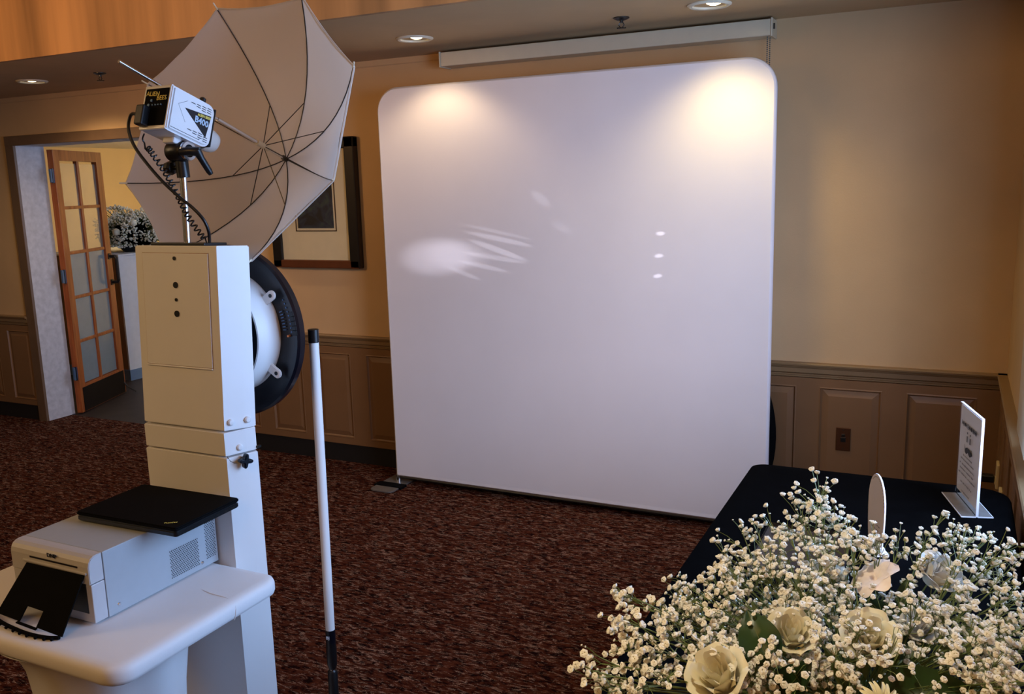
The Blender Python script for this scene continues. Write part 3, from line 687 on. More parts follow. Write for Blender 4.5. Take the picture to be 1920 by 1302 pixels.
tag(obj('sync_cord', tb(cp_, .0021, 6), M['black'], smooth=True), 'thin coiled black cord hanging from the strobe to the kiosk top', 'cable')

# ================================================================= TALL TUBE
t = thing('tube_light', 'slim white tube with black cap standing upright right of the kiosk', 'light stand', (-1.675, 2.045, 0))
TA, TB = Vector((-1.675, 2.045, 0)), Vector((-1.655, 2.045, 1.318)); td = TB-TA
P_ = lambda z: TA+td*(z/1.318)
obj('tube', tb([P_(.375), P_(1.282)], .0142, 24), M['plastic'], t, True)
obj('cap', tb([P_(1.280), P_(1.318)], .0158, 24), M['black'], t, True)
obj('collar', tb([P_(.335), P_(.377)], .0152, 24), M['navy'], t, True)
obj('grip', tb([P_(.245), P_(.26), P_(.30), P_(.336)], [.011, .0155, .0165, .015], 16), M['black'], t, True)
obj('lower_pole', tb([P_(.02), P_(.235), P_(.24)], [.0155, .0155, .012], 16), M['black'], t, True)
obj('joint', tb([P_(.232), P_(.248)], .009, 12), M['steel'], t, True)
obj('base_disc', lt([(0, 0), (.11, 0), (.11, .008), (.03, .022), (0, .022)], 32, Matrix.Translation((-1.675, 2.045, 0))), M['black'], t, True)
text('lettering', 'BJ', .014, Matrix.Translation((-1.668, 2.0288, .355)) @ Matrix.Rotation(.3, 4, 'Z') @ Matrix.Rotation(PI/2, 4, 'X'), M['card'], t)

# ================================================================= SIDE TABLE WITH FITTED COVER
t = thing('side_table', 'small table in a fitted white stretch cover at the bottom left corner', 'table', (-1.905, 1.43, 0))
oc = rrect(-2.275, -1.530, 1.172, 1.694, (.045, .05, .07, .055), 10)
bm = B(); rings = []
for d, z in ((.012, .684), (.003, .690), (0, .698), (0, .715), (.004, .725), (.014, .7305), (.030, .7315)):
    rings.append([bm.verts.new((x, y, z)) for x, y in (inset(oc, d) if d else oc)])
for a, b in zip(rings, rings[1:]):
    for k in range(len(oc)): bm.faces.new((a[k], a[(k+1) % len(oc)], b[(k+1) % len(oc)], b[k]))
bm.faces.new(rings[-1]); bm.faces.new(rings[0][::-1]); bmesh.ops.recalc_face_normals(bm, faces=bm.faces[:])
obj('covered_top', bm, M['cover'], t, True)
obj('cover_seam', tb(smooth_pts([(-1.66, 1.545, .7305), (-1.62, 1.536, .7318), (-1.575, 1.534, .7312), (-1.545, 1.530, .728), (-1.532, 1.526, .718), (-1.5295, 1.522, .700), (-1.534, 1.520, .686)], 5), .0015, 6), M['cover'], t, True)
sk = B(); rings = []
for z, rr_ in ((.688, .262), (.672, .232), (.64, .212), (.58, .192), (.48, .178), (.36, .170), (.2, .18), (.05, .21), (0, .215)):
    ring = []
    for i in range(72):
        a_ = 2*PI*i/72; f_ = 1+.016*math.sin(a_*9+z*4)*(1 if z < .66 else .3)+.05*abs(math.cos(2*a_))*(1 if z > .6 else .4)
        ring.append(sk.verts.new((-1.875+rr_*f_*1.04*math.cos(a_), 1.425+rr_*f_*.92*math.sin(a_), z)))
    rings.append(ring)
for a, b in zip(rings, rings[1:]):
    for k in range(len(a)): sk.faces.new((a[k], b[k], b[(k+1) % len(a)], a[(k+1) % len(a)]))
bmesh.ops.recalc_face_normals(sk, faces=sk.faces[:])
obj('stretch_skirt', sk, M['cover'], t, True)

# ================================================================= PRINTER
t = thing('photo_printer', 'grey box photo printer with black paper tray on the white table', 'printer', (-1.884, 1.5, .7315))
px0, px1 = -2.018, -1.745; Z0, Z1 = .736, .9
obj('casing', bx(px0, px1, 1.3385, 1.693, Z0, Z1, .0015), M['printer'], t)
fc = prism(B(), [(1.3365, Z1), (1.3365, .8345), (1.298, .8345), (1.298, .876), (1.3005, .886), (1.306, .8945), (1.315, .899), (1.323, Z1)][::-1], px0, px1, .0015, mx=CP)
up = obj('front_cover', fc, M['pfront'], t)
obj('lower_front', bx(px0, px1, 1.300, 1.3365, Z0+.002, .8325, .002), M['pfront'], t)
obj('output_recess', bx(-1.965, -1.762, 1.2985, 1.302, .76, .858, .001), M['black'], t)
obj('paper_slot', bx(-1.948, -1.782, 1.2970, 1.2985, .8705, .8745), M['black'], up)
ridge = bx(-1.972, -1.752, 1.294, 1.2985, .8585, .864, .0015); obj('lip', ridge, M['pfront'], up)
text('lettering', 'DNP', .013, upY(-1.868, 1.2975, .8865) @ Matrix.Scale(1.25, 4, (1, 0, 0)), M['ink'], up, bold=.0003)
vt = B()
def perf(y0, y1, z0, z1, p=.0058):
    r = 0; z = z0
    while z <= z1:
        y = y0+(p/2 if r % 2 else 0)
        while y <= y1:
            q = [vt.verts.new((px1+.0004, y+.0019*math.cos(k*PI/3), z+.0019*math.sin(k*PI/3))) for k in range(6)]; vt.faces.new(q); y += p
        z += p*.87; r += 1
perf(1.532, 1.627, .7525, .824); perf(1.653, 1.686, .757, .888)
obj('vent_holes', vt, M['hole'], t, kind='stuff')
for y, z in ((1.369, .756), (1.636, .7515)): obj('screw', lt([(0, .002), (.0035, .0018), (.005, 0), (.005, -.001)], 16, Matrix.Translation((px1, y, z)) @ Matrix.Rotation(PI/2, 4, 'Y')), M['steel'], t, True)
for x in (-1.99, -1.775):
    for y in (1.33, 1.66): obj('rubber_foot', bx(x, x+.016, y, y+.016, .7315, .7375), M['black'], t)
# catch tray
ct = B()
def quadslab(bm, a, b, c, d, th):
    vs = [Vector(v) for v in (a, b, c, d)]; nrm = (vs[1]-vs[0]).cross(vs[3]-vs[0]).normalized()*th
    lo = [bm.verts.new(v) for v in vs]; hi = [bm.verts.new(v+nrm) for v in vs]
    bm.faces.new(lo[::-1]); bm.faces.new(hi)
    for k in range(4): bm.faces.new((lo[k], lo[(k+1) % 4], hi[(k+1) % 4], hi[k]))
A0, A1 = Vector((-1.960, 1.296, .856)), Vector((-1.760, 1.296, .857)); B0, B1 = Vector((-2.005, 1.235, .745)), Vector((-1.765, 1.225, .738))
quadslab(ct, A0, A1, A1.lerp(B1, .72), A0.lerp(B0, .72), .003)
m0, m1 = A0.lerp(B0, .72), A1.lerp(B1, .72)
quadslab(ct, m0, m0.lerp(m1, .36), B0.lerp(B1, .36), B0, .003); quadslab(ct, m0.lerp(m1, .62), m1, B1, B0.lerp(B1, .62), .003)
quadslab(ct, B0.lerp(B1, .34), B0.lerp(B1, .64), B0.lerp(B1, .64)+Vector((0, -.006, -.001)), B0.lerp(B1, .34)+Vector((0, -.006, -.001)), .003)
bmesh.ops.recalc_face_normals(ct, faces=ct.faces[:]); tr = obj('paper_tray', ct, M['blackm'], t)
lip = B(); lp = [(-2.075, 1.262, .752), (-2.04, 1.238, .750), (-2.00, 1.222, .746), (-1.955, 1.214, .740), (-1.90, 1.208, .738), (-1.85, 1.206, .737), (-1.80, 1.212, .736), (-1.768, 1.222, .737)]
tube(lip, smooth_pts(lp, 6), .0045, 8)
for i in range(14):
    p = Vector(smooth_pts(lp, 6)[3*i]); tube(lip, [p, p+Vector((.002, -.009, -.0008))], .0035, 6)
obj('tray_lip', lip, M['blackm'], tr, True)

# ================================================================= LAPTOP
t = thing('laptop', 'closed black laptop lying flat on the grey printer', 'laptop', (-1.81, 1.57, .9))
LM = Matrix.Translation((-1.8115, 1.571, .9)) @ Matrix.Rotation(math.radians(2.0), 4, 'Z')
obj('base', prism(B(), rrect(-.168, .168, -.112, .112, .010), .003, .017, .003, mx=LM), M['black'], t)
lid = obj('lid', prism(B(), rrect(-.168, .168, -.113, .113, .008), .0178, .027, .0025, mx=LM), M['blackm'], t)
text('lettering', 'ThinkPad', .0085, LM @ Matrix.Translation((.128, -.088, .0271)) @ Matrix.Rotation(math.radians(34), 4, 'Z'), M['yellow'], lid)
for x in (-.15, .15):
    for y in (-.095, .095): obj('rubber_foot', lt([(0, 0), (.006, 0), (.006, .004), (0, .004)], 12, LM @ Matrix.Translation((x, y, 0))), M['black'], t)
pt = B()
for y in (.03, .06, .085): box(pt, .1675, .1686, y-.006, y+.006, .007, .012, mx=LM)
obj('port', pt, M['dsteel'], t)

# ================================================================= BLACK-CLOTHED TABLE
t = thing('folding_table', 'long table under a black cloth along the right wall, its far end bare', 'table', (-.195, 2.03, 0))
obj('tabletop', prism(B(), rrect(-.565, .180, 1.08, 2.975, .04), .715, .752, .003), M['lbrown'], t)
for x in (-.50, .12):
    for y in (1.25, 2.80): obj('leg', tb([(x, y, 0), (x, y, .715)], .014, 10), M['dsteel'], t)
oc = rrect(-.575, .190, 1.07, 2.985, (.09, .05, .05, .05), 8)
dens = []
for i in range(len(oc)):
    a, b = Vector(oc[i]), Vector(oc[(i+1) % len(oc)]); k = max(1, int((b-a).length/.035))
    for q in range(k): dens.append(tuple(a.lerp(b, q/k)))
bm = B(); n = len(dens); rings = []
for d, z in ((.05, .7605), (.012, .7605), (.003, .758), (-.002, .750), (-.004, .70), (-.004, .5), (-.004, .25), (-.004, .012)):
    ring = []; ins = inset(dens, d)
    for i, (x, y) in enumerate(ins):
        w_ = 0 if z > .72 else (.760-z)*.035*math.sin(i*.62+1.3*math.sin(i*.17)); nx, ny = inset(dens, d+abs(w_))[i] if False else (x, y)
        if w_:
            a, b = Vector(dens[i-1]), Vector(dens[(i+1) % n]); tt = (b-a).normalized(); nx = x - tt.y*(abs(w_) if x < .15 else abs(w_)*.3); ny = y + tt.x*(abs(w_) if x < .15 else abs(w_)*.3)
        if nx > .212: nx = .212
        ring.append(bm.verts.new((nx, ny, z)))
    rings.append(ring)
for a, b in zip(rings, rings[1:]):
    for k in range(n): bm.faces.new((a[k], a[(k+1) % n], b[(k+1) % n], b[k]))
bm.faces.new(rings[0][::-1]); bmesh.ops.recalc_face_normals(bm, faces=bm.faces[:])
tag(obj('tablecloth', bm, M['cloth'], smooth=True), 'plain black cloth draped over the long table at right', 'tablecloth')

# acrylic sign holder
TZ = .7605
t = thing('sign_holder', 'upright clear acrylic holder with a printed white card, far right on the black cloth', 'sign', (.07, 2.80, TZ))
a, b = Vector((.045, 2.895)), Vector((.097, 2.700)); dd = (b-a).normalized(); SMx = Matrix.Translation((a.x, a.y, TZ)) @ Matrix.Rotation(math.atan2(dd.y, dd.x), 4, 'Z')
LN = (b-a).length; HH = .283
obj('front_sheet', bx(0, LN, -.0032, -.0012, .002, HH, mx=SMx), M['acryl'], t)
obj('back_sheet', bx(0, LN, .0012, .0032, .002, HH, mx=SMx), M['acryl'], t)
obj('edge_strip', bx(LN, LN+.0025, -.0034, .0034, .002, HH+.002, mx=SMx), M['card'], t); obj('edge_strip', bx(0, LN+.0025, -.0034, .0034, HH, HH+.0025, mx=SMx), M['card'], t)
obj('base_wing', bx(0, LN, -.040, -.0016, 0, .0025, .0008, mx=SMx), M['brushed'], t); obj('base_wing', bx(0, LN, .0016, .042, 0, .0025, .0008, mx=SMx), M['brushed'], t)
ed = B()
for q in ((0, LN, -.0412, -.040), (0, LN, .042, .0432)): box(ed, *q, 0, .003, mx=SMx)
for q in ((LN, LN+.0015, -.041, -.002), (LN, LN+.0015, .002, .043)): box(ed, *q, 0, .003, mx=SMx)
obj('base_edge', ed, M['card'], t)
cd = obj('card', bx(.003, LN-.004, -.0009, .0009, .02, HH-.004, mx=SMx), M['card'], t)
random.seed(12)
def scrib(bm, x0, x1, z, h, mx, y=-.0046, step=.0042):
    x = x0
    while x < x1:
        w_ = step*random.uniform(.45, 1.0); hh = h*random.uniform(.55, 1)
        if random.random() > .13:
            box(bm, x, x+w_*.42, y-.0003, y, z-hh/2, z+hh/2, mx=mx); box(bm, x, x+w_, y-.0003, y, z-hh*.1, z+hh*.1, mx=mx)
        x += step
hb_ = B(); scrib(hb_, .030, LN-.030, HH-.052, .017, SMx, step=.0068); scrib(hb_, .030, LN-.030, HH-.052, .012, SMx, step=.0051); obj('heading_print', hb_, M['ink'], cd)
mid = LN*.5; ic = B()
for s in (-1, 1):
    box(ic, mid+s*.014-.004, mid+s*.014+.004, -.0049, -.0046, HH-.098, HH-.080, .0002, 1, mx=SMx); lathe(ic, [(0, .0003), (.0035, .0003), (.0035, 0)], 12, SMx @ Matrix.Translation((mid+s*.014, -.0046, HH-.071)) @ Matrix.Rotation(PI/2, 4, 'X'))
mo = [(-.034, .014), (-.026, .002), (-.016, .007), (-.006, .010), (0, .005), (.006, .010), (.016, .007), (.026, .002), (.034, .014), (.028, -.008), (.016, -.012), (.005, -.007), (0, -.003), (-.005, -.007), (-.016, -.012), (-.028, -.008)]
prism(ic, mo, 0, .0003, mx=SMx @ Matrix.Translation((mid, -.0046, HH-.122)) @ Matrix.Rotation(PI/2, 4, 'X'))
obj('icon_print', ic, M['ink'], cd, label='printed eyes and moustache')
lb = B()
for z, a_, b_ in ((.150, .3, .7), (.137, .2, .8), (.121, .16, .84), (.107, .18, .8), (.092, .13, .88), (.068, .25, .75), (.042, .3, .68)):
    scrib(lb, LN*a_, LN*b_, z-.010, .006, SMx)
obj('small_print', lb, M['inkg'], cd, kind='stuff')

# rounded white card in the middle
t = thing('oval_card', 'narrow white upright card with a rounded top standing behind the flowers', 'card', (-.14, 2.36, TZ))
OM = Matrix.Translation((-.165, 2.415, TZ)) @ Matrix.Rotation(math.radians(-66), 4, 'Z')
pf = [(.012, .006), (.100, .006), (.108, .05), (.112, .10)]+[(.056+.056*math.cos(a), .125+.078*math.sin(a)) for a in [PI*k/14 for k in range(0, 15)]]+[(0, .10), (.004, .05)]
oc_ = obj('card', prism(B(), pf, -.002, .002, .0006, mx=OM @ Matrix.Rotation(PI/2, 4, 'X')), M['card'], t)
bd = B()
for k in range(4, 22):
    a = -.35+PI*k/26; x = .056+.050*math.cos(a); z = .125+.070*math.sin(a); box(bd, x-.0008, x+.0008, -.0024, -.002, z-.0014, z+.0014, mx=OM)
obj('border_print', bd, M['inkg'], oc_)
lb = B()
for z, a_, b_ in ((.070, .035, .085), (.058, .025, .09), (.046, .03, .085), (.034, .025, .085)): scrib(lb, a_, b_, z, .004, OM, y=-.002, step=.003)
obj('small_print', lb, M['inkg'], oc_, kind='stuff')
obj('foot', bx(.01, .105, -.018, .018, 0, .007, .001, mx=OM), M['card'], t); obj('clip', bx(.095, .108, -.006, .006, .006, .024, .001, mx=OM), M['card'], t)

# low tray with a pale stick
t = thing('clear_tray', 'shallow clear tray lying on the black cloth behind the flowers', 'tray', (-.31, 2.28, TZ))
obj('bottom', bx(-.42, -.20, 2.12, 2.42, TZ, TZ+.003, .001), M['navy'], t)
rm = B(); box(rm, -.42, -.20, 2.416, 2.42, TZ, TZ+.014); box(rm, -.42, -.416, 2.12, 2.42, TZ, TZ+.014); box(rm, -.204, -.20, 2.12, 2.42, TZ, TZ+.014); box(rm, -.42, -.20, 2.12, 2.124, TZ, TZ+.014)
obj('rim', rm, M['acryl'], t)
tag(obj('stick', tb([(-.405, 2.372, TZ+.008), (-.235, 2.352, TZ+.008)], .0045, 8), M['ivory'], smooth=True), 'thin pale wooden stick lying in the clear tray', 'stick')

# wooden chair folded against the right wall, only a post top in view
t = thing('wooden_chair', 'turned brown wooden chair post at the right picture edge between table and wall', 'chair', (.222, 2.50, 0))
prof = [(0, .845), (.007, .842), (.0115, .834), (.0115, .824), (.008, .817), (.010, .812), (.0105, .760), (.0075, .75), (.0105, .74), (.0105, .3), (.008, .28), (.0105, .26), (.009, 0), (0, 0)]
for y in (2.50, 2.14): obj('back_post', lt(prof, 16, Matrix.Translation((.2235, y, 0))), M['wood2'], t, True)
for z in (.755, .62, .45, .2): obj('rung', tb([(.2235, 2.50, z), (.2235, 2.32, z+.004), (.2235, 2.14, z)], [.0085, .011, .0085], 10), M['wood2'], t, True)

# ================================================================= LOBBY FLOWERS (far, through the doorway)
t = thing('lobby_bouquet', 'white flower arrangement on the white ledge seen through the doorway', 'flowers', (-7.05, 6.15, 1.175))
random.seed(5)
C0 = Vector((-7.05, 6.15, 1.375)); st = B()
obj('bowl', lt([(0, 0), (.10, 0), (.16, .07), (.17, .10), (.15, .10), (.09, .02), (0, .02)], 24, Matrix.Translation((-7.05, 6.15, 1.175))), M['black'], t, True)
fl_ = B(); pts = []
for i in range(3600):
    while True:
        q = Vector((random.uniform(-1.3, 1.3), random.uniform(-1.3, 1.3), random.uniform(-.75, 1.4)))
        if .35 < q.length < 1+.55*noise.noise(q*2.2): break
    p = C0+Vector((q.x*.36, q.y*.30, q.z*.20)); r = random.uniform(.006, .011)
    bmesh.ops.create_icosphere(fl_, subdivisions=1, radius=r, matrix=Matrix.Translation(p)); pts.append(p)
    if i % 3 == 0: tube(st, [Vector((-7.05, 6.15, 1.25)), Vector((-7.05, 6.15, 1.25)).lerp(p, .6)+Vector((0, 0, .03)), p], .0025, 3, cap=False)
obj('small_blossoms', fl_, M['flblur'], t, kind='stuff'); obj('stems', st, M['stem'], t, kind='stuff')
for q_ in ((.10, -.28, .0), (.24, -.20, .08), (-.02, -.28, .10)):
    rr2 = B(); bmesh.ops.create_icosphere(rr2, subdivisions=2, radius=.035)
    for v_ in rr2.verts: v_.co = v_.co*(1+.2*noise.noise(v_.co*60))+C0+Vector(q_)
    obj('rose', rr2, M['rosec'], t, True)
core = B(); bmesh.ops.create_icosphere(core, subdivisions=3, radius=1)
for v_ in core.verts: v_.co = C0+Vector((v_.co.x*.24, v_.co.y*.2, v_.co.z*.15-.03))*(1+.3*noise.noise(v_.co*3))
obj('foliage', core, M['cloth'], t, kind='stuff')

# ================================================================= NEAR FLOWERS
HUB = Vector((-.085, 1.20, .955))
t = thing('flower_arrangement', "big bouquet of cream roses and baby's breath on the near end of the black table", 'flowers', (-.085, 1.20, TZ))
obj('vase', lt([(0, 0), (.055, 0), (.06, .01), (.045, .06), (.05, .15), (.075, .20), (.068, .20), (.04, .14), (0, .10)], 32, Matrix.Translation((-.085, 1.20, TZ))), M['plastic'], t, True)
SPR = [(-0.162,1.345,1.24,0.0208,22),(-0.174,1.307,1.234,0.0172,16),(-0.145,1.339,1.221,0.019,18),(-0.12,1.311,1.219,0.0108,10),(-0.109,1.294,1.215,0.0106,8),(-0.248,1.269,1.215,0.011,6),(-0.235,1.342,1.21,0.0082,3),(-0.271,1.276,1.197,0.0095,6),(-0.209,1.329,1.207,0.0097,6),(-0.203,1.25,1.209,0.0122,8),(-0.181,1.298,1.202,0.0172,14),(-0.144,1.274,1.201,0.0167,16),(-0.105,1.279,1.201,0.0151,18),(-0.072,1.295,1.204,0.0135,14),(-0.046,1.332,1.206,0.0122,10),(-0.012,1.413,1.184,0.0128,10),(0.024,1.413,1.182,0.0127,14),(0.048,1.433,1.186,0.0095,8),(0.073,1.45,1.188,0.0064,3),(0.084,1.368,1.192,0.012,8),(0.102,1.402,1.194,0.0107,8),(-0.287,1.218,1.187,0.0092,8),(-0.276,1.207,1.173,0.0107,8),(-0.251,1.25,1.177,0.014,12),(-0.243,1.226,1.163,0.0153,14),(-0.284,1.13,1.189,0.0072,6),(-0.33,1.155,1.174,0.009,3),(-0.319,1.136,1.16,0.0103,6),(-0.295,1.119,1.16,0.0116,9),(-0.249,1.135,1.177,0.0158,20),(-0.21,1.208,1.176,0.0209,30),(-0.171,1.19,1.187,0.0203,34),(-0.146,1.268,1.154,0.0214,30),(-0.11,1.275,1.154,0.0167,16),(-0.02,1.327,1.176,0.0106,10),(0.038,1.33,1.18,0.0134,14),(0.067,1.395,1.158,0.0139,16),(0.096,1.361,1.161,0.015,16),(0.087,1.343,1.136,0.0164,20),(0.053,1.333,1.142,0.0149,18),(0.025,1.306,1.16,0.0103,8),(-0.389,1.081,1.172,0.0073,6),(-0.379,1.086,1.159,0.0073,6),(-0.38,1.037,1.155,0.0084,10),(-0.348,1.006,1.158,0.0108,12),(-0.35,0.993,1.146,0.0108,14),(-0.342,1.102,1.143,0.0102,9),(-0.308,1.036,1.166,0.0095,9),(-0.302,1.005,1.157,0.0133,16),(-0.292,1.092,1.143,0.0128,14),(-0.258,1.099,1.161,0.0127,14),(-0.229,1.144,1.154,0.0115,10),(-0.252,1.06,1.137,0.0082,6),(-0.271,1.04,1.143,0.0108,10),(-0.241,1.118,1.118,0.01,16),(-0.22,1.038,1.144,0.0093,14),(-0.15,1.173,1.156,0.0143,18),(-0.094,1.183,1.162,0.0141,16),(-0.033,1.258,1.147,0.0146,14),(-0.009,1.221,1.154,0.0141,14),(0.017,1.235,1.148,0.0141,18),(0.046,1.277,1.131,0.0144,20),(0.076,1.247,1.143,0.0153,22),(0.103,1.274,1.132,0.0127,18),(-0.18,1.209,1.142,0.0134,12),(-0.376,0.93,1.147,0.0078,4),(-0.373,0.906,1.145,0.0063,3),(-0.357,0.906,1.133,0.0101,10),(-0.348,0.955,1.108,0.0118,12),(-0.336,0.991,1.124,0.0121,16),(-0.319,0.93,1.132,0.0101,12),(-0.295,0.959,1.129,0.0103,10),(-0.306,0.985,1.145,0.0105,8),(-0.196,1.037,1.124,0.0145,26),(-0.177,1.036,1.147,0.0117,14),(-0.214,1.029,1.11,0.0132,16),(-0.184,1.045,1.097,0.0119,12),(-0.157,1.136,1.111,0.0154,18),(-0.135,1.095,1.111,0.0162,18),(-0.124,1.187,1.12,0.0172,22),(-0.108,1.078,1.148,0.0157,20),(-0.088,1.071,1.127,0.013,14),(-0.078,1.166,1.106,0.0112,10),(-0.118,1.068,1.101,0.0131,14),(-0.151,1.032,1.12,0.0103,8),(-0.075,1.283,1.144,0.0121,10),(-0.036,1.207,1.132,0.0099,8),(-0.015,1.189,1.111,0.0083,4),(0.024,1.18,1.135,0.0121,16),(0.057,1.183,1.137,0.0147,26),(0.085,1.208,1.124,0.0148,26),(0.074,1.138,1.129,0.0141,26),(0.095,1.159,1.115,0.0117,18),(0.06,1.17,1.087,0.012,14),(0.085,1.121,1.113,0.0114,16),(0.033,1.122,1.138,0.0077,6),(-0.048,1.086,1.139,0.0077,5),(-0.234,1.029,1.145,0.0093,8),(-0.289,1.033,1.116,0.0095,8),(-0.154,1.132,1.147,0.0139,16),(-0.189,1.134,1.159,0.0127,12),(-0.089,1.128,1.152,0.0135,14),(-0.07,1.23,1.122,0.0116,12)]
def floret_mesh(name, seed, petals=6):
    rnd = random.Random(seed); bm = B()
    c = bm.verts.new((0, 0, .28)); under = bm.verts.new((0, 0, -.75)); R1, R2, R3 = [], [], []; n = petals*2
    for k in range(n):
        a = 2*PI*k/n; lob = 1.0 if k % 2 == 0 else .86
        R1.append(bm.verts.new((.42*math.cos(a+.2), .42*math.sin(a+.2), .42+rnd.uniform(-.07, .07))))
        R2.append(bm.verts.new((.95*lob*math.cos(a), .95*lob*math.sin(a), .18+rnd.uniform(-.12, .12))))
        R3.append(bm.verts.new((.62*math.cos(a), .62*math.sin(a), -.35+rnd.uniform(-.1, .1))))
    for k in range(n):
        q = (k+1) % n
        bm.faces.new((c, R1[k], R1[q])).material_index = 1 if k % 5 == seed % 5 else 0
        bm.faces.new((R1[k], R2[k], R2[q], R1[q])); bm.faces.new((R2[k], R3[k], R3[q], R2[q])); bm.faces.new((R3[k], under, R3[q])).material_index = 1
    return bm
FV = [floret_mesh('f', s, 5+s % 2) for s in range(4)]
fme = []
for i, b_ in enumerate(FV):
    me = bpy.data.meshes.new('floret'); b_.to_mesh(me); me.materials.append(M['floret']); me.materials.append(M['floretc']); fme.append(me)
random.seed(21)
flo = []; stems = B(); CAM = Vector((0, 0, 1.72))
for (x, y, z, r, n_) in SPR:
    c = Vector((x, y, z)); base = HUB.lerp(c, .12)+Vector((random.uniform(-.02, .02), random.uniform(-.02, .02), 0))
    fork = c - (c-HUB).normalized()*max(.05, r*2.6) + Vector((0, 0, .006))
    mid_ = base.lerp(fork, .5)+Vector((0, 0, .02))
    tube(stems, [base, mid_, fork], [.0016, .0013, .0010], 5, cap=False)
    for k in range(max(3, n_//6)):
        s2 = c+Vector([random.gauss(0, r*.8) for _ in range(3)]); f2 = fork.lerp(s2, random.uniform(.4, .7))
        tube(stems, [fork, f2], [.0009, .0007], 4, cap=False)
        m_ = n_*2.0/max(3, n_//6); m_ = int(m_)+(random.random() < m_-int(m_))
        for q in range(m_):
            p = f2.lerp(s2, .7)+Vector((random.gauss(0, r*.75), random.gauss(0, r*1.0), random.gauss(0, r*.75)))
            up_ = ((p-fork).normalized()*.7+Vector((random.gauss(0, .35), random.gauss(0, .35)-.25, random.gauss(0, .35)+.35))).normalized()
            rad = random.uniform(.0040, .0062) if random.random() > .25 else random.uniform(.0015, .0028)
            tube(stems, [f2, f2.lerp(p, .6)+Vector((0, 0, .0015)), p-up_*rad*.6], .00045, 3, cap=False)
            flo.append((p, up_, rad))
# a few long loose sprigs
for i in range(150):
    a = random.uniform(0, 2*PI); e_ = HUB+Vector((random.uniform(-.27, .27), random.uniform(-.12, .16), random.uniform(.06, .20)))
    tube(stems, [HUB+Vector((random.uniform(-.03, .03), random.uniform(-.03, .03), 0)), HUB.lerp(e_, .5)+Vector((0, 0, .03)), e_], [.0013, .001, .0006], 4, cap=False)
    for q in range(7):
        p = e_+Vector([random.gauss(0, .013) for _ in range(3)]); tube(stems, [HUB.lerp(e_, .93), p], .00045, 3, cap=False); flo.append((p, (p-HUB).normalized(), random.uniform(.0028, .0052)))
obj('stems', stems, M['stem'], t, kind='stuff')
flo.sort(key=lambda f: (f[0]-CAM).length/f[2])
rest = B()
for i, (p, u_, rad) in enumerate(flo):
    mx = Matrix.Translation(p) @ u_.to_track_quat('Z', 'Y').to_matrix().to_4x4() @ Matrix.Rotation(i*1.7, 4, 'Z') @ Matrix.Diagonal((rad, rad, rad*random.uniform(.8, 1.25), 1))
    if i < 290:
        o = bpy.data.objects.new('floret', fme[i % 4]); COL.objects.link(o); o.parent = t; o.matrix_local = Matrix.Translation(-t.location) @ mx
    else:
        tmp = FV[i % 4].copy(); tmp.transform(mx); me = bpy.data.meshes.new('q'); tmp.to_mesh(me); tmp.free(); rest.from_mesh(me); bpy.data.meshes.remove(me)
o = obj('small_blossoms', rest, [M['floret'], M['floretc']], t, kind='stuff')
def petal(bm, mx, wd_, hh, curl, flare, ruff, seed):
    g = []; rnd = random.Random(seed); ph = rnd.uniform(0, 6)
    for i in range(8):
        v_ = i/7; row = []
        for j in range(9):
            u_ = j/8-.5; half = wd_*math.sin(PI*min(1, .18+.62*v_))**.7
            th = u_*half; rad = curl*(.55+.45*v_)+flare*v_**3+ruff*math.sin(u_*9+ph)*v_**3
            zz = hh*v_*(1-.28*(2*u_)**4) - flare*.8*v_**4
            row.append(bm.verts.new(mx @ Vector((rad*math.sin(th), -rad*math.cos(th), zz))))
        g.append(row)
    for a_, b_ in zip(g, g[1:]):
        for j in range(8): bm.faces.new((a_[j], a_[j+1], b_[j+1], b_[j]))
def rose(loc, d, R_, m, label, seed):
    rnd = random.Random(seed); q = Matrix.Translation(loc) @ Vector(d).to_track_quat('Z', 'Y').to_matrix().to_4x4() @ Matrix.Translation((0, 0, -R_*.7))
    bm = B(); lay = [(3, .14, 1.02, 0, 1.9), (4, .28, 1.12, .02, 1.5), (5, .45, 1.14, .03, 1.3), (6, .64, 1.06, .08, 1.25), (6, .82, .92, .18, 1.2)]
    for li, (n_, c_, h_, f_, w_) in enumerate(lay):
        for k in range(n_):
            petal(bm, q @ Matrix.Rotation(2*PI*k/n_+li*.7+rnd.uniform(-.15, .15), 4, 'Z'), w_*1.25, R_*h_*rnd.uniform(.93, 1.07), R_*c_, R_*f_, R_*.012*(1+li*.3), seed*50+li*9+k)
    o = obj('rose', bm, m, t, True, label=label)
    return o
def toward(p, up=.35): 
    v_ = (CAM-Vector(p)).normalized(); return (v_+Vector((0, 0, up))).normalized()
rose((-.232, 1.000, 1.128), (-.25, -.55, .9), .040, M['rosec'], 'large cream rose near the front left', 3)
rose((-.160, 1.112, 1.143), (.15, -.5, .9), .034, M['rosec'], 'cream rose in the middle', 8)
rose((-.070, 1.150, 1.136), (.1, -.6, .9), .038, M['rosec'], 'cream rose behind small blossoms', 11)
rose((.008, 1.335, 1.160), (.55, -.35, .8), .034, M['rosew'], 'white rose at the back right', 15)
rose((-.141, 1.290, 1.150), (-.1, -.4, .9), .028, M['rosew'], 'half hidden white rose at the back', 19)
rose((-.015, 1.235, 1.120), (.3, -.4, .9), .026, M['rosew'], 'half hidden white rose at the right', 23)
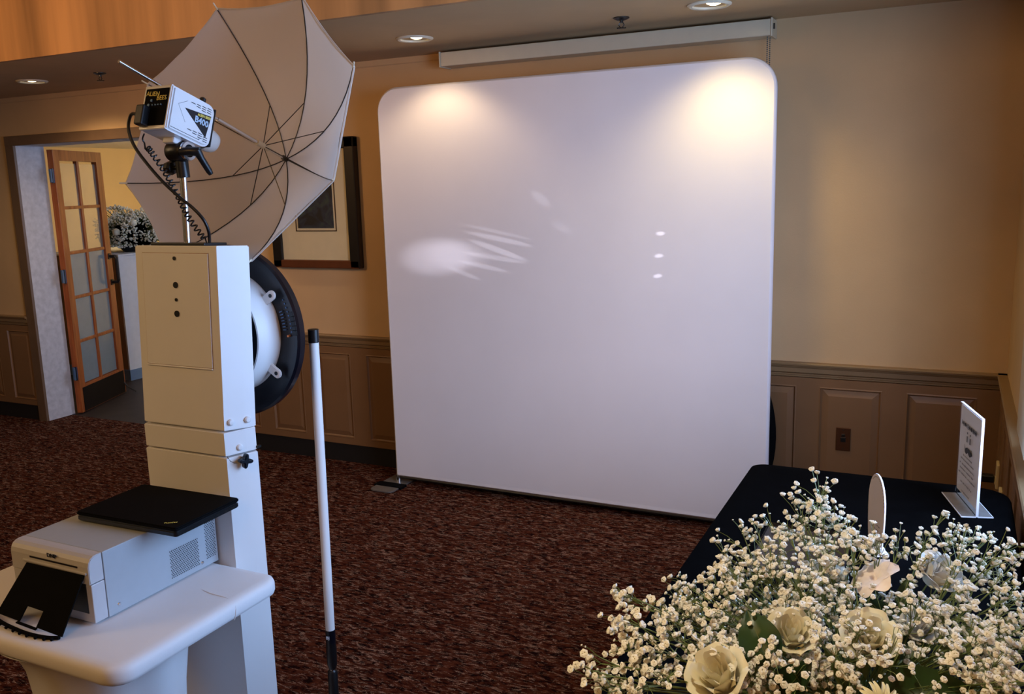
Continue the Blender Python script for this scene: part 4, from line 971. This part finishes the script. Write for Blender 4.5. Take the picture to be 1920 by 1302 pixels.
# lily-like pink bloom and pale yellow daisy
def lily(loc, d, R_, m, n_, label, name, inner=None, wid=.95, cup=.45):
    q = Matrix.Translation(loc) @ Vector(d).to_track_quat('Z', 'Y').to_matrix().to_4x4(); bm = B()
    for k in range(n_):
        g = []; A = Matrix.Rotation(2*PI*k/n_+(.1 if k % 2 else 0), 4, 'Z')
        for i in range(7):
            s_ = i/6; hw = wid*R_*math.sin(PI*min(.97, .12+.80*s_))**.8*.5; row = []
            for j in range(5):
                u_ = j/4-.5; row.append(bm.verts.new(q @ A @ Vector((R_*s_, 2*u_*hw, R_*cup*(s_**.6)-R_*.35*s_**3+abs(u_)*R_*.10))))
            g.append(row)
        for a_, b_ in zip(g, g[1:]):
            for j in range(4): bm.faces.new((a_[j], a_[j+1], b_[j+1], b_[j]))
    o = obj(name, bm, m, t, True, label=label)
    if inner:
        bmh = B(); bmesh.ops.create_icosphere(bmh, subdivisions=2, radius=R_*.2); bmh.transform(q @ Matrix.Translation((0, 0, R_*.2)) @ Matrix.Diagonal((1, 1, .6, 1))); obj('flower_heart', bmh, inner, o, True)
lily((-.072, 1.268, 1.160), (-.5, -.3, .8), .036, M['lily'], 6, 'pale pink lily-like bloom', 'lily')
lily((-.050, 1.035, 1.105), (.5, -.6, .6), .030, M['rosey'], 22, 'pale yellow daisy at the front', 'daisy', M['rosey'], wid=.26, cup=.5)
def leafo(loc, d, n0, L_, Wd, seed=0, name='leaf'):
    d = Vector(d).normalized(); n0 = Vector(n0); s_ = d.cross(n0).normalized(); nn = s_.cross(d).normalized(); bm = B(); g = []; loc = Vector(loc)
    for i in range(11):
        v_ = i/10; hw = Wd*.5*math.sin(PI*v_**.85)**.8+.0004; row = []
        for j in range(7):
            u_ = j/3-1; row.append(bm.verts.new(loc+d*L_*v_+s_*u_*hw+nn*(abs(u_)*hw*.35-L_*.18*v_*v_+.0012*math.sin(9*v_+3*u_+seed))))
        g.append(row)
    for a_, b_ in zip(g, g[1:]):
        for j in range(6): bm.faces.new((a_[j], a_[j+1], b_[j+1], b_[j]))
    o = obj(name, bm, M['leaf'], t, True)
    obj('midrib', tb([loc+d*L_*v_+nn*(-L_*.18*v_*v_+.0006) for v_ in [k/6 for k in range(7)]], .0006, 4), M['leafb'], o)
leafo((-.176, 1.052, 1.118), (-.38, .30, .62), (.1, -.8, .6), .075, .052, 1)
leafo((-.060, 1.110, 1.072), (.85, .10, .28), (.0, -.75, .65), .115, .064, 2)
leafo((.020, 1.115, 1.060), (.9, .0, .1), (0, -.8, .6), .09, .06, 3)
leafo((-.030, 1.270, 1.105), (-.1, .3, .8), (-.3, -.8, .3), .06, .03, 4)
leafo((-.045, 1.250, 1.100), (-.6, .1, .6), (-.1, -.8, .5), .055, .03, 5)
leafo((-.165, 1.060, 1.075), (.2, -.1, .4), (.0, -.8, .6), .07, .04, 6)
leafo((-.070, 1.215, 1.085), (.7, -.1, .25), (.0, -.8, .6), .07, .035, 7)
leafo((-.215, 1.130, 1.085), (-.8, .1, .3), (.0, -.7, .7), .07, .03, 8)
# dark greenery filling the heart of the bouquet
gf = B(); random.seed(9)
for i in range(420):
    p = HUB+Vector((random.uniform(-.20, .20), random.uniform(-.09, .12), random.uniform(.03, .13))); d_ = ((p-HUB).normalized()+Vector([random.gauss(0, .3) for _ in range(3)])).normalized()
    s_ = d_.orthogonal().normalized(); L_ = random.uniform(.02, .045); w_ = L_*random.uniform(.06, .16)
    a_ = gf.verts.new(p); b_ = gf.verts.new(p+d_*L_*.5+s_*w_); c_ = gf.verts.new(p+d_*L_); e_ = gf.verts.new(p+d_*L_*.5-s_*w_); gf.faces.new((a_, b_, c_, e_))
obj('greenery', gf, M['stem'], t, kind='stuff')
